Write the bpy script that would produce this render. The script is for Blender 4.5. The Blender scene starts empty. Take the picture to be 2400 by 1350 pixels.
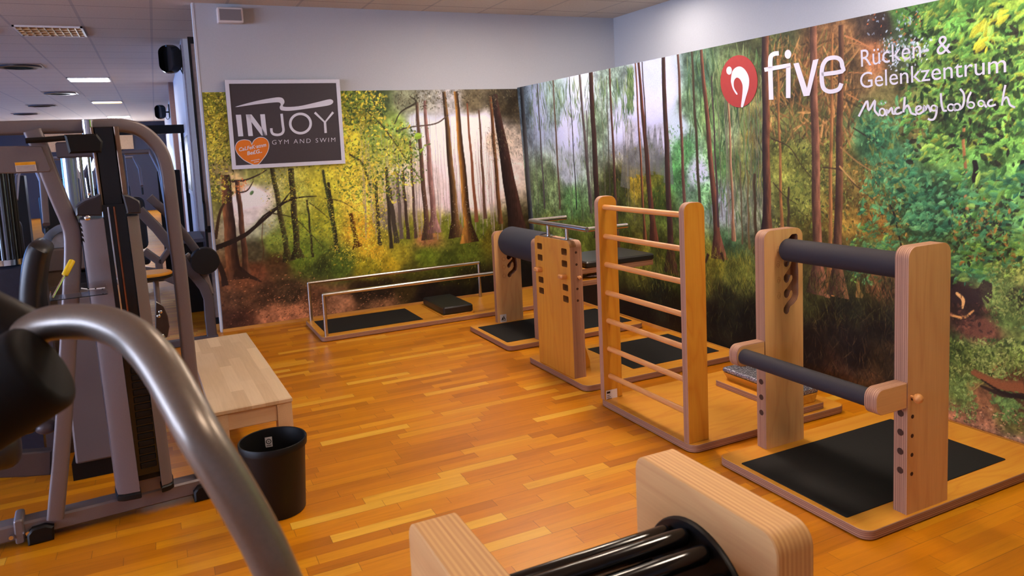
import bpy, bmesh, math, random
import numpy as np
from mathutils import Vector, Matrix
random.seed(7)
S = bpy.context.scene
COL = S.collection
R_ = math.radians
# ------------------------------------------------------------------ camera
F, CY, CAMZ = 1729.77, 524.52, 1.6          # focal length and principal row in pixels of a 2400x1350 frame
YAW, PIT, ROL = 0.44458, -0.105249, -0.0477135
def _rot():
    cy, sy, cp, sp = math.cos(YAW), math.sin(YAW), math.cos(PIT), math.sin(PIT)
    f = Vector((sy*cp, cy*cp, sp)); r = Vector((cy, -sy, 0)); u = r.cross(f)
    c, s = math.cos(ROL), math.sin(ROL)
    return r*c + u*s, u*c - r*s, f
RIGHT, UP, FWD = _rot()
CAM = Vector((0, 0, CAMZ))
cd = bpy.data.cameras.new('camera'); cam = bpy.data.objects.new('camera', cd); COL.objects.link(cam)
cam.matrix_world = Matrix(((RIGHT.x, UP.x, -FWD.x, 0), (RIGHT.y, UP.y, -FWD.y, 0), (RIGHT.z, UP.z, -FWD.z, CAMZ), (0, 0, 0, 1)))
cd.sensor_width = 36; cd.lens = F/2400*36; cd.shift_y = -(675-CY)/2400; cd.clip_start = 0.02; cd.clip_end = 100
cd.dof.use_dof = True; cd.dof.focus_distance = 4.6; cd.dof.aperture_fstop = 5.6
S.camera = cam
# ------------------------------------------------------------------ world, exposure
w = bpy.data.worlds.new('world'); S.world = w; w.use_nodes = True
w.node_tree.nodes['Background'].inputs[0].default_value = (0.75, 0.86, 1.0, 1)
w.node_tree.nodes['Background'].inputs[1].default_value = 0.3
S.view_settings.view_transform = 'Standard'; S.view_settings.look = 'None'
S.view_settings.exposure = 1.72; S.view_settings.gamma = 1.0; S.view_settings.use_curve_mapping = False
S.cycles.max_bounces = 8; S.cycles.diffuse_bounces = 5; S.cycles.glossy_bounces = 4; S.cycles.transmission_bounces = 6
S.cycles.sample_clamp_indirect = 6; S.cycles.caustics_reflective = False; S.cycles.caustics_refractive = False
S.cycles.use_denoising = True
WARM = (1.0, 0.73, 0.46); COOL = (0.62, 0.8, 1.0)
LAMP_W = 21.0            # warm recessed panels over the training corner
LAMP_G = 16.0            # bright panels of the gym hall
WINDOW_L = 6.4           # daylight windows along the far left
WINDOW_F = 16.0          # windows at the end of the hall
# ------------------------------------------------------------------ geometry of the picture -> points in the room
LEAN, XP = 0.048, 3.706
def ray(px, py):
    return RIGHT*((px-1200)/F) - UP*((py-CY)/F) + FWD
def U(px, py, x=None, y=None, z=None, d=None):
    r = ray(px, py)
    if x == 'L': t = (XP-LEAN*CAMZ)/(r.x+LEAN*r.z)       # the leaning mural wall
    elif x is not None: t = x/r.x
    elif y is not None: t = y/r.y
    elif z is not None: t = (z-CAMZ)/r.z
    else: t = d
    return CAM + r*t
# ------------------------------------------------------------------ materials
def lin(c):
    return tuple(((v/255)/12.92 if v/255 <= 0.04045 else ((v/255+0.055)/1.055)**2.4) for v in c)
class NT:
    def __init__(s, name):
        s.m = bpy.data.materials.new(name); s.m.use_nodes = True; s.t = s.m.node_tree; s.b = s.t.nodes['Principled BSDF']
    def n(s, typ, **kw):
        o = s.t.nodes.new(typ)
        for k, v in kw.items():
            if k == 'ins':
                for i, x in v.items():
                    if isinstance(x, bpy.types.NodeSocket): s.t.links.new(x, o.inputs[i])
                    else: o.inputs[i].default_value = x
            else: setattr(o, k, v)
        return o
    def math(s, op, a, b=0.0, c=0.0): return s.n('ShaderNodeMath', operation=op, ins={0: a, 1: b, 2: c}).outputs[0]
    def link(s, a, b): s.t.links.new(a, b)
    def coords(s, scale=(1, 1, 1), rot=(0, 0, 0), loc=(0, 0, 0), kind='Object'):
        t = s.n('ShaderNodeTexCoord'); m = s.n('ShaderNodeMapping', ins={0: t.outputs[kind], 1: loc, 2: rot, 3: scale})
        return m.outputs[0]
    def noise(s, vec, scale=5.0, detail=3.0, rough=0.55, dist=0.0):
        return s.n('ShaderNodeTexNoise', ins={'Vector': vec, 'Scale': scale, 'Detail': detail, 'Roughness': rough, 'Distortion': dist}).outputs['Fac']
    def ramp(s, fac, stops):
        r = s.n('ShaderNodeValToRGB', ins={0: fac}); e = r.color_ramp.elements
        while len(e) < len(stops): e.new(0.5)
        for q, (p, c) in zip(e, stops): q.position = p; q.color = (*c, 1)
        return r.outputs[0]
    def mix(s, fac, a, b, blend='MIX'):
        o = s.n('ShaderNodeMix', data_type='RGBA', blend_type=blend)
        for i, x in ((0, fac), (6, a), (7, b)):
            if isinstance(x, bpy.types.NodeSocket): s.link(x, o.inputs[i])
            else: o.inputs[i].default_value = (*x, 1) if isinstance(x, tuple) else x
        return o.outputs[2]
    def bump(s, h, strength=0.2, dist=0.002):
        b = s.n('ShaderNodeBump', ins={'Height': h, 'Strength': strength, 'Distance': dist}); s.link(b.outputs[0], s.b.inputs['Normal'])
def mat(name, rgb, rough=0.5, metal=0.0, var=0.12, scale=40.0, bump=0.0, spec=0.5, coat=0.0):
    t = NT(name); c = lin(rgb); v = t.noise(t.coords(), scale, 4)
    lo = tuple(x*(1-var) for x in c); hi = tuple(min(1, x*(1+var)) for x in c)
    t.link(t.ramp(v, [(0.3, lo), (0.7, hi)]), t.b.inputs['Base Color'])
    t.b.inputs['Roughness'].default_value = rough; t.b.inputs['Metallic'].default_value = metal
    t.b.inputs['Specular IOR Level'].default_value = spec
    if coat: t.b.inputs['Coat Weight'].default_value = coat; t.b.inputs['Coat Roughness'].default_value = 0.15
    if bump: t.bump(v, bump)
    return t.m
def glow(name, rgb, strength, var=0.04):
    t = NT(name); c = lin(rgb); v = t.noise(t.coords(), 3)
    col = t.ramp(v, [(0.2, tuple(x*(1-var) for x in c)), (0.8, c)])
    t.link(col, t.b.inputs['Emission Color']); t.b.inputs['Emission Strength'].default_value = strength
    t.b.inputs['Base Color'].default_value = (0.8, 0.8, 0.8, 1)
    return t.m
def wood(name, c1, c2, axis, rough=0.42, ring=9.0):
    """Veneer whose grain runs along axis: stretched noise plus wandering growth rings."""
    t = NT(name); sc = [ring, ring, ring]; sc['xyz'.index(axis)] = ring*0.16
    co = t.coords(tuple(sc)); big = t.noise(co, 0.55, 2, 0.5, 0.6)
    rings = t.math('FRACT', t.math('MULTIPLY', big, 7.0)); rings = t.math('POWER', t.math('ABSOLUTE', t.math('SUBTRACT', rings, 0.5)), 2.2)
    fs = [160.0]*3; fs['xyz'.index(axis)] = 5.0
    fine = t.noise(t.coords(tuple(fs)), 1.0, 3, 0.6)
    f = t.math('ADD', t.math('MULTIPLY', rings, 1.6), t.math('MULTIPLY', t.math('SUBTRACT', fine, 0.5), 0.7))
    f = t.math('ADD', f, t.math('MULTIPLY', t.noise(t.coords(), 2.2, 2), 0.5))
    t.link(t.ramp(f, [(0.1, lin(c1)), (0.85, lin(c2))]), t.b.inputs['Base Color'])
    t.b.inputs['Roughness'].default_value = rough; t.bump(fine, 0.04, 0.001)
    return t.m
def ply_edge(name, axis, c1, c2, along, pitch=0.0042):
    """Sawn edge of plywood: thin light and dark plies stacked along axis."""
    t = NT(name); tc = t.n('ShaderNodeTexCoord'); sx = t.n('ShaderNodeSeparateXYZ', ins={0: tc.outputs['Object']})
    a = sx.outputs['xyz'.index(axis)]
    sc = [30.0]*3; sc['xyz'.index(along)] = 1.5
    wob = t.noise(t.coords(tuple(sc)), 1.0, 3)
    cell = t.math('FLOOR', t.math('ADD', t.math('DIVIDE', a, pitch), t.math('MULTIPLY', wob, 0.25)))
    wn = t.n('ShaderNodeTexWhiteNoise', noise_dimensions='1D', ins={'W': cell}).outputs['Value']
    par = t.math('MODULO', t.math('ADD', cell, 4000.0), 2.0)
    f = t.math('ADD', t.math('MULTIPLY', par, 0.45), t.math('MULTIPLY', wn, 0.35))
    fs = [300.0]*3; fs['xyz'.index(along)] = 8.0
    f = t.math('ADD', f, t.math('MULTIPLY', t.noise(t.coords(tuple(fs)), 1.0, 3), 0.3))
    t.link(t.ramp(f, [(0.15, lin(c1)), (0.95, lin(c2))]), t.b.inputs['Base Color'])
    t.b.inputs['Roughness'].default_value = 0.6
    return t.m
FACE1, FACE2 = (206, 146, 46), (186, 114, 26)
EDG1, EDG2 = (178, 134, 106), (118, 78, 58)
W = {a: wood('birch_veneer_'+a, FACE1, FACE2, a) for a in 'xyz'}
WP = {a: wood('pale_birch_veneer_'+a, (216, 170, 112), (196, 144, 92), a) for a in 'xyz'}
E = {a+b: ply_edge('plywood_edge_'+a+b, a, EDG1, EDG2, b) for a, b in ('xz', 'yz', 'zx', 'zy', 'xy')}
LAM = {b: ply_edge('laminated_end_'+b, 'x', (212, 164, 102), (186, 134, 78), b, 0.006) for b in 'yz'}
PALE = wood('pale_beech', (216, 188, 150), (190, 158, 120), 'y', 0.5, 7.0)
PALEX = wood('pale_beech_cross', (212, 182, 144), (186, 152, 114), 'x', 0.5, 7.0)
RUNG = wood('beech_dowel', (206, 146, 84), (184, 118, 62), 'y', 0.4, 14)
FOAM = mat('black_foam', (38, 34, 40), 0.75, 0, 0.15, 300, 0.15, 0.35)
FOAMB = mat('charcoal_foam', (44, 46, 56), 0.7, 0, 0.12, 300, 0.12, 0.35)
MATB = mat('black_ribbed_mat', (16, 14, 14), 0.8, 0, 0.25, 120, 0.2, 0.3)
VINYL = mat('black_vinyl', (30, 29, 31), 0.38, 0, 0.15, 60, 0.05)
PLAST = mat('black_plastic', (14, 12, 12), 0.45, 0, 0.15, 90, 0.02, 0.28)
GLOSS = mat('black_gloss', (14, 13, 14), 0.16, 0, 0.15, 30)
STEEL = mat('brushed_steel', (190, 184, 178), 0.24, 1.0, 0.06, 120, 0.02)
CHROME = mat('chrome', (220, 220, 222), 0.08, 1.0, 0.03, 20)
GREY = mat('grey_powder_coat', (118, 109, 112), 0.4, 0.35, 0.08, 500, 0.08)
GREYD = mat('dark_grey_paint', (76, 70, 76), 0.42, 0.3, 0.08, 400, 0.05)
BAR = mat('silver_lacquer', (126, 116, 106), 0.34, 0.55, 0.06, 200, 0.01)
WHITE = mat('white_lettering', (204, 205, 220), 0.5, 0, 0.02, 30)
WHITEP = mat('white_plastic', (214, 206, 206), 0.45, 0, 0.04, 30)
PAINT = mat('pale_wall_paint', (178, 181, 190), 0.75, 0, 0.03, 90, 0.06)
PAINTC = mat('cool_white_paint', (205, 208, 216), 0.6, 0, 0.03, 60, 0.03)
YELLOW = mat('yellow_plastic', (224, 190, 20), 0.4, 0, 0.06, 60)
CLEAR = NT('clear_acrylic'); CLEAR.b.inputs['Transmission Weight'].default_value = 1.0; CLEAR.b.inputs['Roughness'].default_value = 0.05
CLEAR.b.inputs['IOR'].default_value = 1.3
CLEAR.link(CLEAR.ramp(CLEAR.noise(CLEAR.coords(), 8), [(0.2, (0.85, 0.85, 0.86)), (0.8, (0.93, 0.93, 0.94))]), CLEAR.b.inputs['Base Color']); CLEAR = CLEAR.m
# ------------------------------------------------------------------ mesh helpers
class MB:
    def __init__(s): s.v = []; s.f = []; s.mi = []
    def add(s, vs, fs, mi=0):
        o = len(s.v); s.v += [tuple(p) for p in vs]
        for k, f in enumerate(fs): s.f.append([o+i for i in f]); s.mi.append(mi[k] if isinstance(mi, list) else mi)
        return s
    def box(s, x0, x1, y0, y1, z0, z1, mi=0, ch=0.0):
        return s.prism([(x0, y0), (x1, y0), (x1, y1), (x0, y1)], 'z', z0, z1, mi, mi, ch)
    def prism(s, out, axis, a0, a1, mf=0, me=0, ch=0.0, tf=None):
        def P(p, a):
            q = {'x': (a, p[0], p[1]), 'y': (p[0], a, p[1]), 'z': (p[0], p[1], a)}[axis]
            return tf(*q) if tf else q
        n = len(out)
        if ch:
            ins = inset(out, ch); sg = 1 if a1 > a0 else -1
            rings = [(ins, a0), (out, a0+sg*ch), (out, a1-sg*ch), (ins, a1)]
        else: rings = [(out, a0), (out, a1)]
        vs = [P(p, a) for r, a in rings for p in r]; fs = []; mi = []
        for k in range(len(rings)-1):
            for i in range(n):
                j = (i+1) % n; fs.append([k*n+i, k*n+j, (k+1)*n+j, (k+1)*n+i]); mi.append(me)
        fs.append(list(range(n))[::-1]); mi.append(mf); b = (len(rings)-1)*n; fs.append([b+i for i in range(n)]); mi.append(mf)
        return s.add(vs, fs, mi)
    def holed(s, out, holes, axis, a0, a1, mf=0, me=0):
        """Prism whose caps have holes right through it."""
        bm = bmesh.new(); loops = [out]+holes; rings = []
        for L in loops:
            vs = [bm.verts.new((p[0], p[1], 0)) for p in L]; rings.append(vs)
            for i in range(len(vs)): bm.edges.new((vs[i], vs[(i+1) % len(vs)]))
        bmesh.ops.triangle_fill(bm, use_beauty=True, use_dissolve=False, edges=bm.edges[:])
        bm.verts.ensure_lookup_table(); bm.verts.index_update()
        pts = [(v.co.x, v.co.y) for v in bm.verts]; tris = [[v.index for v in f.verts] for f in bm.faces]; n = len(pts)
        idx = [[v.index for v in r] for r in rings]; bm.free()
        def P(p, a): return {'x': (a, p[0], p[1]), 'y': (p[0], a, p[1]), 'z': (p[0], p[1], a)}[axis]
        vs = [P(p, a0) for p in pts]+[P(p, a1) for p in pts]; fs = tris+[[n+i for i in t] for t in tris]; mi = [mf]*len(fs)
        for r in idx:
            for i in range(len(r)): a, b = r[i], r[(i+1) % len(r)]; fs.append([a, b, n+b, n+a]); mi.append(me)
        return s.add(vs, fs, mi)
    def sweep(s, path, prof, up=None, mi=0, cap=True, closed=False):
        """prof: 2-D points across the path; up: fixed second axis (else parallel transport)."""
        P = [Vector(p) for p in path]; n = len(prof); m = len(P); vs = []; fs = []; prev = None
        for i, p in enumerate(P):
            if closed: t = (P[(i+1) % m]-P[i-1])
            else: t = (P[min(i+1, m-1)]-P[max(i-1, 0)])
            t.normalize()
            if up is not None: b = Vector(up); b = (b-t*b.dot(t)).normalized(); a = t.cross(b)
            else:
                if prev is None: prev = Vector((0, 0, 1)) if abs(t.z) < 0.9 else Vector((1, 0, 0))
                b = (prev-t*prev.dot(t)).normalized(); prev = b; a = t.cross(b)
            sc = 1.0
            if 0 < i < m-1 and not closed:
                c = max(-1, min(1, (P[i]-P[i-1]).normalized().dot((P[i+1]-P[i]).normalized()))); sc = 1/max(0.5, math.sqrt((1+c)/2))
            pr = prof[i] if isinstance(prof[0][0], (list, tuple)) else prof
            vs += [p+a*q[0]*sc+b*q[1] for q in pr]
        n = len(prof[0]) if isinstance(prof[0][0], (list, tuple)) else len(prof)
        for i in range(m-1 if not closed else m):
            k = (i+1) % m
            for j in range(n): l = (j+1) % n; fs.append([i*n+j, i*n+l, k*n+l, k*n+j])
        if cap and not closed: fs.append(list(range(n))[::-1]); fs.append([(m-1)*n+j for j in range(n)])
        return s.add(vs, fs, mi)
    def tube(s, path, r, n=16, mi=0, cap=True):
        if isinstance(r, (int, float)): pr = circ(r, n)
        else: pr = [circ(q, n) for q in r]
        return s.sweep(path, pr, None, mi, cap)
    def rod(s, a, b, r, n=20, mi=0, rnd=0.0):
        """Cylinder from a to b with rounded ends of depth rnd."""
        a, b = Vector(a), Vector(b); d = (b-a).normalized()
        if not rnd: return s.tube([a, b], r, n, mi)
        pts = []; rs = []
        for k in range(5): th = k/4*math.pi/2; pts.append(a+d*(rnd-rnd*math.cos(th))); rs.append(r-rnd+rnd*math.sin(th) if r > rnd else max(r*math.sin(th), 1e-4))
        for k in range(5): th = math.pi/2-k/4*math.pi/2; pts.append(b-d*(rnd-rnd*math.cos(th))); rs.append(r-rnd+rnd*math.sin(th) if r > rnd else max(r*math.sin(th), 1e-4))
        o = []
        for i in range(len(pts)): o.append(i)
        return s.sweep(pts, [circ(q, n) for q in rs], None, mi, True)
    def lathe(s, c, prof, n=32, mi=0, axis='z'):
        vs = []; fs = []; m = len(prof); c = Vector(c)
        for r, h in prof:
            for i in range(n):
                a = 2*math.pi*i/n; x, y = r*math.cos(a), r*math.sin(a)
                vs.append(c+Vector({'z': (x, y, h), 'x': (h, x, y), 'y': (x, h, y)}[axis]))
        for k in range(m-1):
            for i in range(n): j = (i+1) % n; fs.append([k*n+i, k*n+j, (k+1)*n+j, (k+1)*n+i])
        fs.append(list(range(n))[::-1]); fs.append([(m-1)*n+i for i in range(n)])
        return s.add(vs, fs, mi)
    def ball(s, c, rx, ry=None, rz=None, n=20, mi=0):
        ry = ry or rx; rz = rz or rx; vs = []; fs = []; m = n//2+1
        for k in range(m):
            th = math.pi*k/(m-1)
            for i in range(n):
                a = 2*math.pi*i/n; q = max(math.sin(th), 1e-3)
                vs.append((c[0]+rx*q*math.cos(a), c[1]+ry*q*math.sin(a), c[2]+rz*math.cos(th)))
        for k in range(m-1):
            for i in range(n): j = (i+1) % n; fs.append([k*n+i, k*n+j, (k+1)*n+j, (k+1)*n+i])
        fs.append(list(range(n))[::-1]); fs.append([(m-1)*n+i for i in range(n)])
        return s.add(vs, fs, mi)
    def slab(s, pts, nrm, t, mi=0):
        """Flat polygon of 3-D points given thickness t along nrm."""
        nv = Vector(nrm).normalized()*t; n = len(pts); P = [Vector(p) for p in pts]
        fs = [list(range(n))[::-1], [n+i for i in range(n)]]+[[i, (i+1) % n, n+(i+1) % n, n+i] for i in range(n)]
        return s.add(P+[p+nv for p in P], fs, mi)
    def build(s, name, mats, parent=None, smooth=35):
        me = bpy.data.meshes.new(name); L = Vector(parent_loc(parent))
        me.from_pydata([tuple(Vector(p)-L) for p in s.v], [], s.f)
        mats = mats if isinstance(mats, (list, tuple)) else [mats]
        for m in mats: me.materials.append(m)
        me.polygons.foreach_set('material_index', s.mi)
        bm = bmesh.new(); bm.from_mesh(me); bmesh.ops.recalc_face_normals(bm, faces=bm.faces[:]); bm.to_mesh(me); bm.free()
        if smooth:
            me.polygons.foreach_set('use_smooth', [True]*len(me.polygons)); me.set_sharp_from_angle(angle=R_(smooth))
        o = bpy.data.objects.new(name, me); COL.objects.link(o)
        if parent is not None: o.parent = parent
        return o
def parent_loc(p):
    v = Vector((0, 0, 0))
    while p is not None: v = v+p.location; p = p.parent
    return v
def circ(r, n=16): return [(r*math.cos(2*math.pi*i/n), r*math.sin(2*math.pi*i/n)) for i in range(n)]
def inset(out, d):
    n = len(out); A = sum(out[i][0]*out[(i+1) % n][1]-out[(i+1) % n][0]*out[i][1] for i in range(n)); sg = 1 if A > 0 else -1; o = []
    for i in range(n):
        p, q, r = Vector(out[i-1]), Vector(out[i]), Vector(out[(i+1) % n]); e1 = (q-p); e2 = (r-q)
        if e1.length < 1e-9 or e2.length < 1e-9: o.append(tuple(q)); continue
        e1.normalize(); e2.normalize(); n1 = Vector((-e1.y, e1.x))*sg; n2 = Vector((-e2.y, e2.x))*sg; b = n1+n2
        if b.length < 1e-6: o.append(tuple(q)); continue
        b.normalize(); o.append(tuple(q+b*(d/max(0.4, b.dot(n1)))))
    return o
def rr(u0, v0, u1, v1, r, n=6):
    """Rounded rectangle; r one radius or four (at u0v0, u1v0, u1v1, u0v1)."""
    r = [r]*4 if isinstance(r, (int, float)) else r; o = []
    for (cu, cv, a0), q in zip(((u0, v0, 180), (u1, v0, 270), (u1, v1, 0), (u0, v1, 90)), r):
        if q <= 0: o.append((cu, cv)); continue
        c = (cu+(q if cu == u0 else -q), cv+(q if cv == v0 else -q))
        for k in range(n+1): a = R_(a0+90*k/n); o.append((c[0]+q*math.cos(a), c[1]+q*math.sin(a)))
    return o
def smoothpath(pts, k=6, closed=False):
    """Catmull-Rom through points of any dimension."""
    P = [Vector(p) for p in pts]; n = len(P); o = []
    for i in range(n if closed else n-1):
        p0 = P[(i-1) % n] if closed or i > 0 else P[0]*2-P[1]; p1 = P[i]; p2 = P[(i+1) % n]
        p3 = P[(i+2) % n] if closed or i+2 < n else P[-1]*2-P[-2]
        for j in range(k):
            t = j/k; o.append(0.5*((2*p1)+(p2-p0)*t+(2*p0-5*p1+4*p2-p3)*t*t+(3*p1-p0-3*p2+p3)*t**3))
    if not closed: o.append(P[-1])
    return [tuple(p) for p in o]
def thing(name, label, cat, loc=(0, 0, 0), group=None):
    o = bpy.data.objects.new(name, None); o.empty_display_size = 0.1; COL.objects.link(o); o.location = loc
    return tag(o, label, cat, group)
def tag(o, label, cat, group=None):
    o['label'] = label; o['category'] = cat
    if group: o['group'] = group
    return o
def struct(o): o['kind'] = 'structure'; return o
def ribbon(pts, width, closed=False):
    """Outline of a pen stroke of constant width along 2-D points."""
    P = [Vector(p) for p in pts]; n = len(P); L = []; Rr = []
    for i in range(n):
        t = (P[(i+1) % n]-P[i-1]) if closed else (P[min(i+1, n-1)]-P[max(i-1, 0)])
        t.normalize(); q = Vector((-t.y, t.x))*width/2; L.append(P[i]+q); Rr.append(P[i]-q)
    return L, Rr
def stroke(mb, pts, width, to3, nrm, t, closed=False, mi=0):
    """Flat raised stroke: 2-D points mapped into the room by to3."""
    L, Rr = ribbon(pts, width, closed); n = len(L); nv = Vector(nrm).normalized()*t
    A = [to3(*p) for p in L]; B = [to3(*p) for p in Rr]
    vs = A+B+[p+nv for p in A]+[p+nv for p in B]; fs = []
    for i in range(n if closed else n-1):
        j = (i+1) % n
        fs += [[2*n+i, 2*n+j, 3*n+j, 3*n+i], [i, n+i, n+j, j], [i, j, 2*n+j, 2*n+i], [n+j, n+i, 3*n+i, 3*n+j]]
    if not closed: fs += [[0, 2*n, 3*n, n], [n-1, 2*n-1, 4*n-1, 3*n-1]]
    mb.add(vs, fs, mi)
def text_polys(body, offset=0.0, spacing=1.0):
    """Flat letter mesh in the built-in face, as (verts2d, faces)."""
    c = bpy.data.curves.new('txt', 'FONT'); c.body = body; c.offset = offset; c.space_character = spacing; c.fill_mode = 'FRONT'; c.resolution_u = 4
    o = bpy.data.objects.new('txt', c); COL.objects.link(o); bpy.context.view_layer.update()
    dg = bpy.context.evaluated_depsgraph_get(); me = bpy.data.meshes.new_from_object(o.evaluated_get(dg))
    vs = [(v.co.x, v.co.y) for v in me.vertices]; fs = [list(p.vertices) for p in me.polygons]
    bpy.data.objects.remove(o); bpy.data.curves.remove(c); bpy.data.meshes.remove(me)
    return vs, fs
def text_fit(mb, body, p0, p1, top, nrm, t, offset=0.0, spacing=1.0, mi=0):
    """Letters stretched so that the line runs from p0 to p1 (baseline) with capital height vector top."""
    vs, fs = text_polys(body, offset, spacing)
    xs = [v[0] for v in vs]; x0, x1 = min(xs), max(xs); cap = max(v[1] for v in text_polys('H')[0])
    p0, p1, top = Vector(p0), Vector(p1), Vector(top); nv = Vector(nrm).normalized()*t
    mb.add([p0+(p1-p0)*((x-x0)/(x1-x0))+top*(y/cap)+nv for x, y in vs], fs, mi)
# ------------------------------------------------------------------ the room
XL, XR, YN, YB, YF, ZC = -7.0, 4.88, -3.0, 7.28, 28.0, 3.0
def parquet():
    t = NT('oak_strip_parquet'); tc = t.n('ShaderNodeTexCoord'); sx = t.n('ShaderNodeSeparateXYZ', ins={0: tc.outputs['Object']})
    X, Y = sx.outputs[0], sx.outputs[1]; SW, SL = 0.066, 0.40
    row = t.math('FLOOR', t.math('DIVIDE', Y, SW))
    r1 = t.n('ShaderNodeTexWhiteNoise', noise_dimensions='1D', ins={'W': row}).outputs['Value']
    lenv = t.math('ADD', SL, t.math('MULTIPLY', t.n('ShaderNodeTexWhiteNoise', noise_dimensions='1D', ins={'W': t.math('ADD', row, 0.37)}).outputs['Value'], 0.12))
    u = t.math('ADD', t.math('DIVIDE', X, lenv), t.math('MULTIPLY', r1, 9.0)); cell = t.math('FLOOR', u)
    cv = t.n('ShaderNodeCombineXYZ', ins={0: cell, 1: row, 2: 0.0}).outputs[0]
    wn = t.n('ShaderNodeTexWhiteNoise', noise_dimensions='2D', ins={'Vector': cv}); rnd = wn.outputs['Value']
    off = t.n('ShaderNodeVectorMath', operation='SCALE', ins={0: wn.outputs['Color'], 3: 7.0}).outputs[0]
    gp = t.n('ShaderNodeVectorMath', operation='ADD', ins={0: t.coords((1.6, 22, 1)), 1: off}).outputs[0]
    g1 = t.noise(gp, 1.0, 4, 0.6, 1.2)
    gp2 = t.n('ShaderNodeVectorMath', operation='ADD', ins={0: t.coords((9, 260, 1)), 1: off}).outputs[0]
    g2 = t.noise(gp2, 1.0, 2, 0.6)
    base = t.ramp(rnd, [(0.0, lin((166, 97, 6))), (0.3, lin((186, 112, 7))), (0.6, lin((194, 120, 8))), (0.9, lin((202, 134, 14))), (1.0, lin((212, 160, 50)))])
    gr = t.math('ADD', t.math('MULTIPLY', g1, 1.1), t.math('MULTIPLY', g2, 0.45))
    col = t.mix(1.0, base, t.ramp(gr, [(0.35, (0.56, 0.48, 0.38)), (0.64, (0.92, 0.9, 0.86)), (1.0, (1.08, 1.08, 1.08))]), 'MULTIPLY')
    fx = t.math('FRACT', u); fy = t.math('FRACT', t.math('DIVIDE', Y, SW)); fb = t.math('FRACT', t.math('DIVIDE', Y, SW*3))
    e1 = t.math('LESS_THAN', t.math('MINIMUM', fx, t.math('SUBTRACT', 1.0, fx)), 0.003)
    e2 = t.math('LESS_THAN', t.math('MINIMUM', fy, t.math('SUBTRACT', 1.0, fy)), 0.012)
    e3 = t.math('LESS_THAN', t.math('MINIMUM', fb, t.math('SUBTRACT', 1.0, fb)), 0.007)
    seam = t.math('MINIMUM', 1.0, t.math('ADD', t.math('ADD', t.math('MULTIPLY', e1, 0.6), t.math('MULTIPLY', e2, 0.25)), t.math('MULTIPLY', e3, 0.5)))
    t.link(t.mix(seam, col, lin((104, 62, 24))), t.b.inputs['Base Color'])
    t.link(t.math('ADD', 0.27, t.math('MULTIPLY', t.noise(t.coords(), 3.0, 3), 0.16)), t.b.inputs['Roughness'])
    t.b.inputs['Specular IOR Level'].default_value = 0.4
    t.bump(t.math('SUBTRACT', t.math('MULTIPLY', g2, 0.3), seam), 0.08, 0.001)
    return t.m
def tiles():
    t = NT('mineral_fibre_ceiling_tiles'); tc = t.n('ShaderNodeTexCoord'); sx = t.n('ShaderNodeSeparateXYZ', ins={0: tc.outputs['Object']})
    X, Y = t.math('ADD', sx.outputs[0], 0.53+62), t.math('ADD', sx.outputs[1], 0.2+60)
    fx = t.math('FRACT', t.math('DIVIDE', X, 0.62)); fy = t.math('FRACT', t.math('DIVIDE', Y, 0.6))
    bx = t.math('LESS_THAN', t.math('MINIMUM', fx, t.math('SUBTRACT', 1.0, fx)), 0.02)
    by = t.math('LESS_THAN', t.math('MINIMUM', fy, t.math('SUBTRACT', 1.0, fy)), 0.009)
    sp = t.noise(t.coords(), 60, 3, 0.7)
    base = t.ramp(sp, [(0.3, lin((192, 178, 164))), (0.7, lin((208, 196, 184)))])
    c = t.mix(bx, base, lin((176, 166, 160))); c = t.mix(by, c, lin((118, 104, 98)))
    t.link(c, t.b.inputs['Base Color']); t.b.inputs['Roughness'].default_value = 0.85
    t.bump(t.math('ADD', sp, t.math('MULTIPLY', bx, 0.6)), 0.15, 0.004)
    return t.m
PARQ, TILE = parquet(), tiles()
def plane(name, m, pts): return struct(MB().add(pts, [[0, 1, 2, 3]]).build(name, m, None, 0))
plane('floor', PARQ, [(XL, YN, 0), (XR, YN, 0), (XR, YF, 0), (XL, YF, 0)])
plane('ceiling', TILE, [(XL, YN, ZC), (XL, YF, ZC), (XR, YF, ZC), (XR, YN, ZC)])
struct(MB().box(0.43, XR, YB, YB+0.1, 0, ZC).build('wall_back', PAINT, None, 0))
struct(MB().box(0.412, 0.43, YB-0.004, YB+0.1, 0, ZC).build('trim_1', PAINTC, None, 0))
struct(MB().box(XR, XR+0.1, YN, YF, 0, ZC).build('wall_right', PAINT, None, 0))
struct(MB().prism([(3.722, 0), (3.80, 0), (3.80-LEAN*2.22, 2.22), (3.722-LEAN*2.22, 2.22)], 'y', -1.2, YB).build('wall_partition', PAINT, None, 0))
struct(MB().box(0.41, XR, 9.4, 9.5, 0, ZC).box(0.41, 0.5, 9.5, YF, 0, ZC).build('wall_hall', PAINTC, None, 0))
struct(MB().box(XL, XR, YN-0.1, YN, 0, ZC).build('wall_front', PAINT, None, 0))
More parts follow.
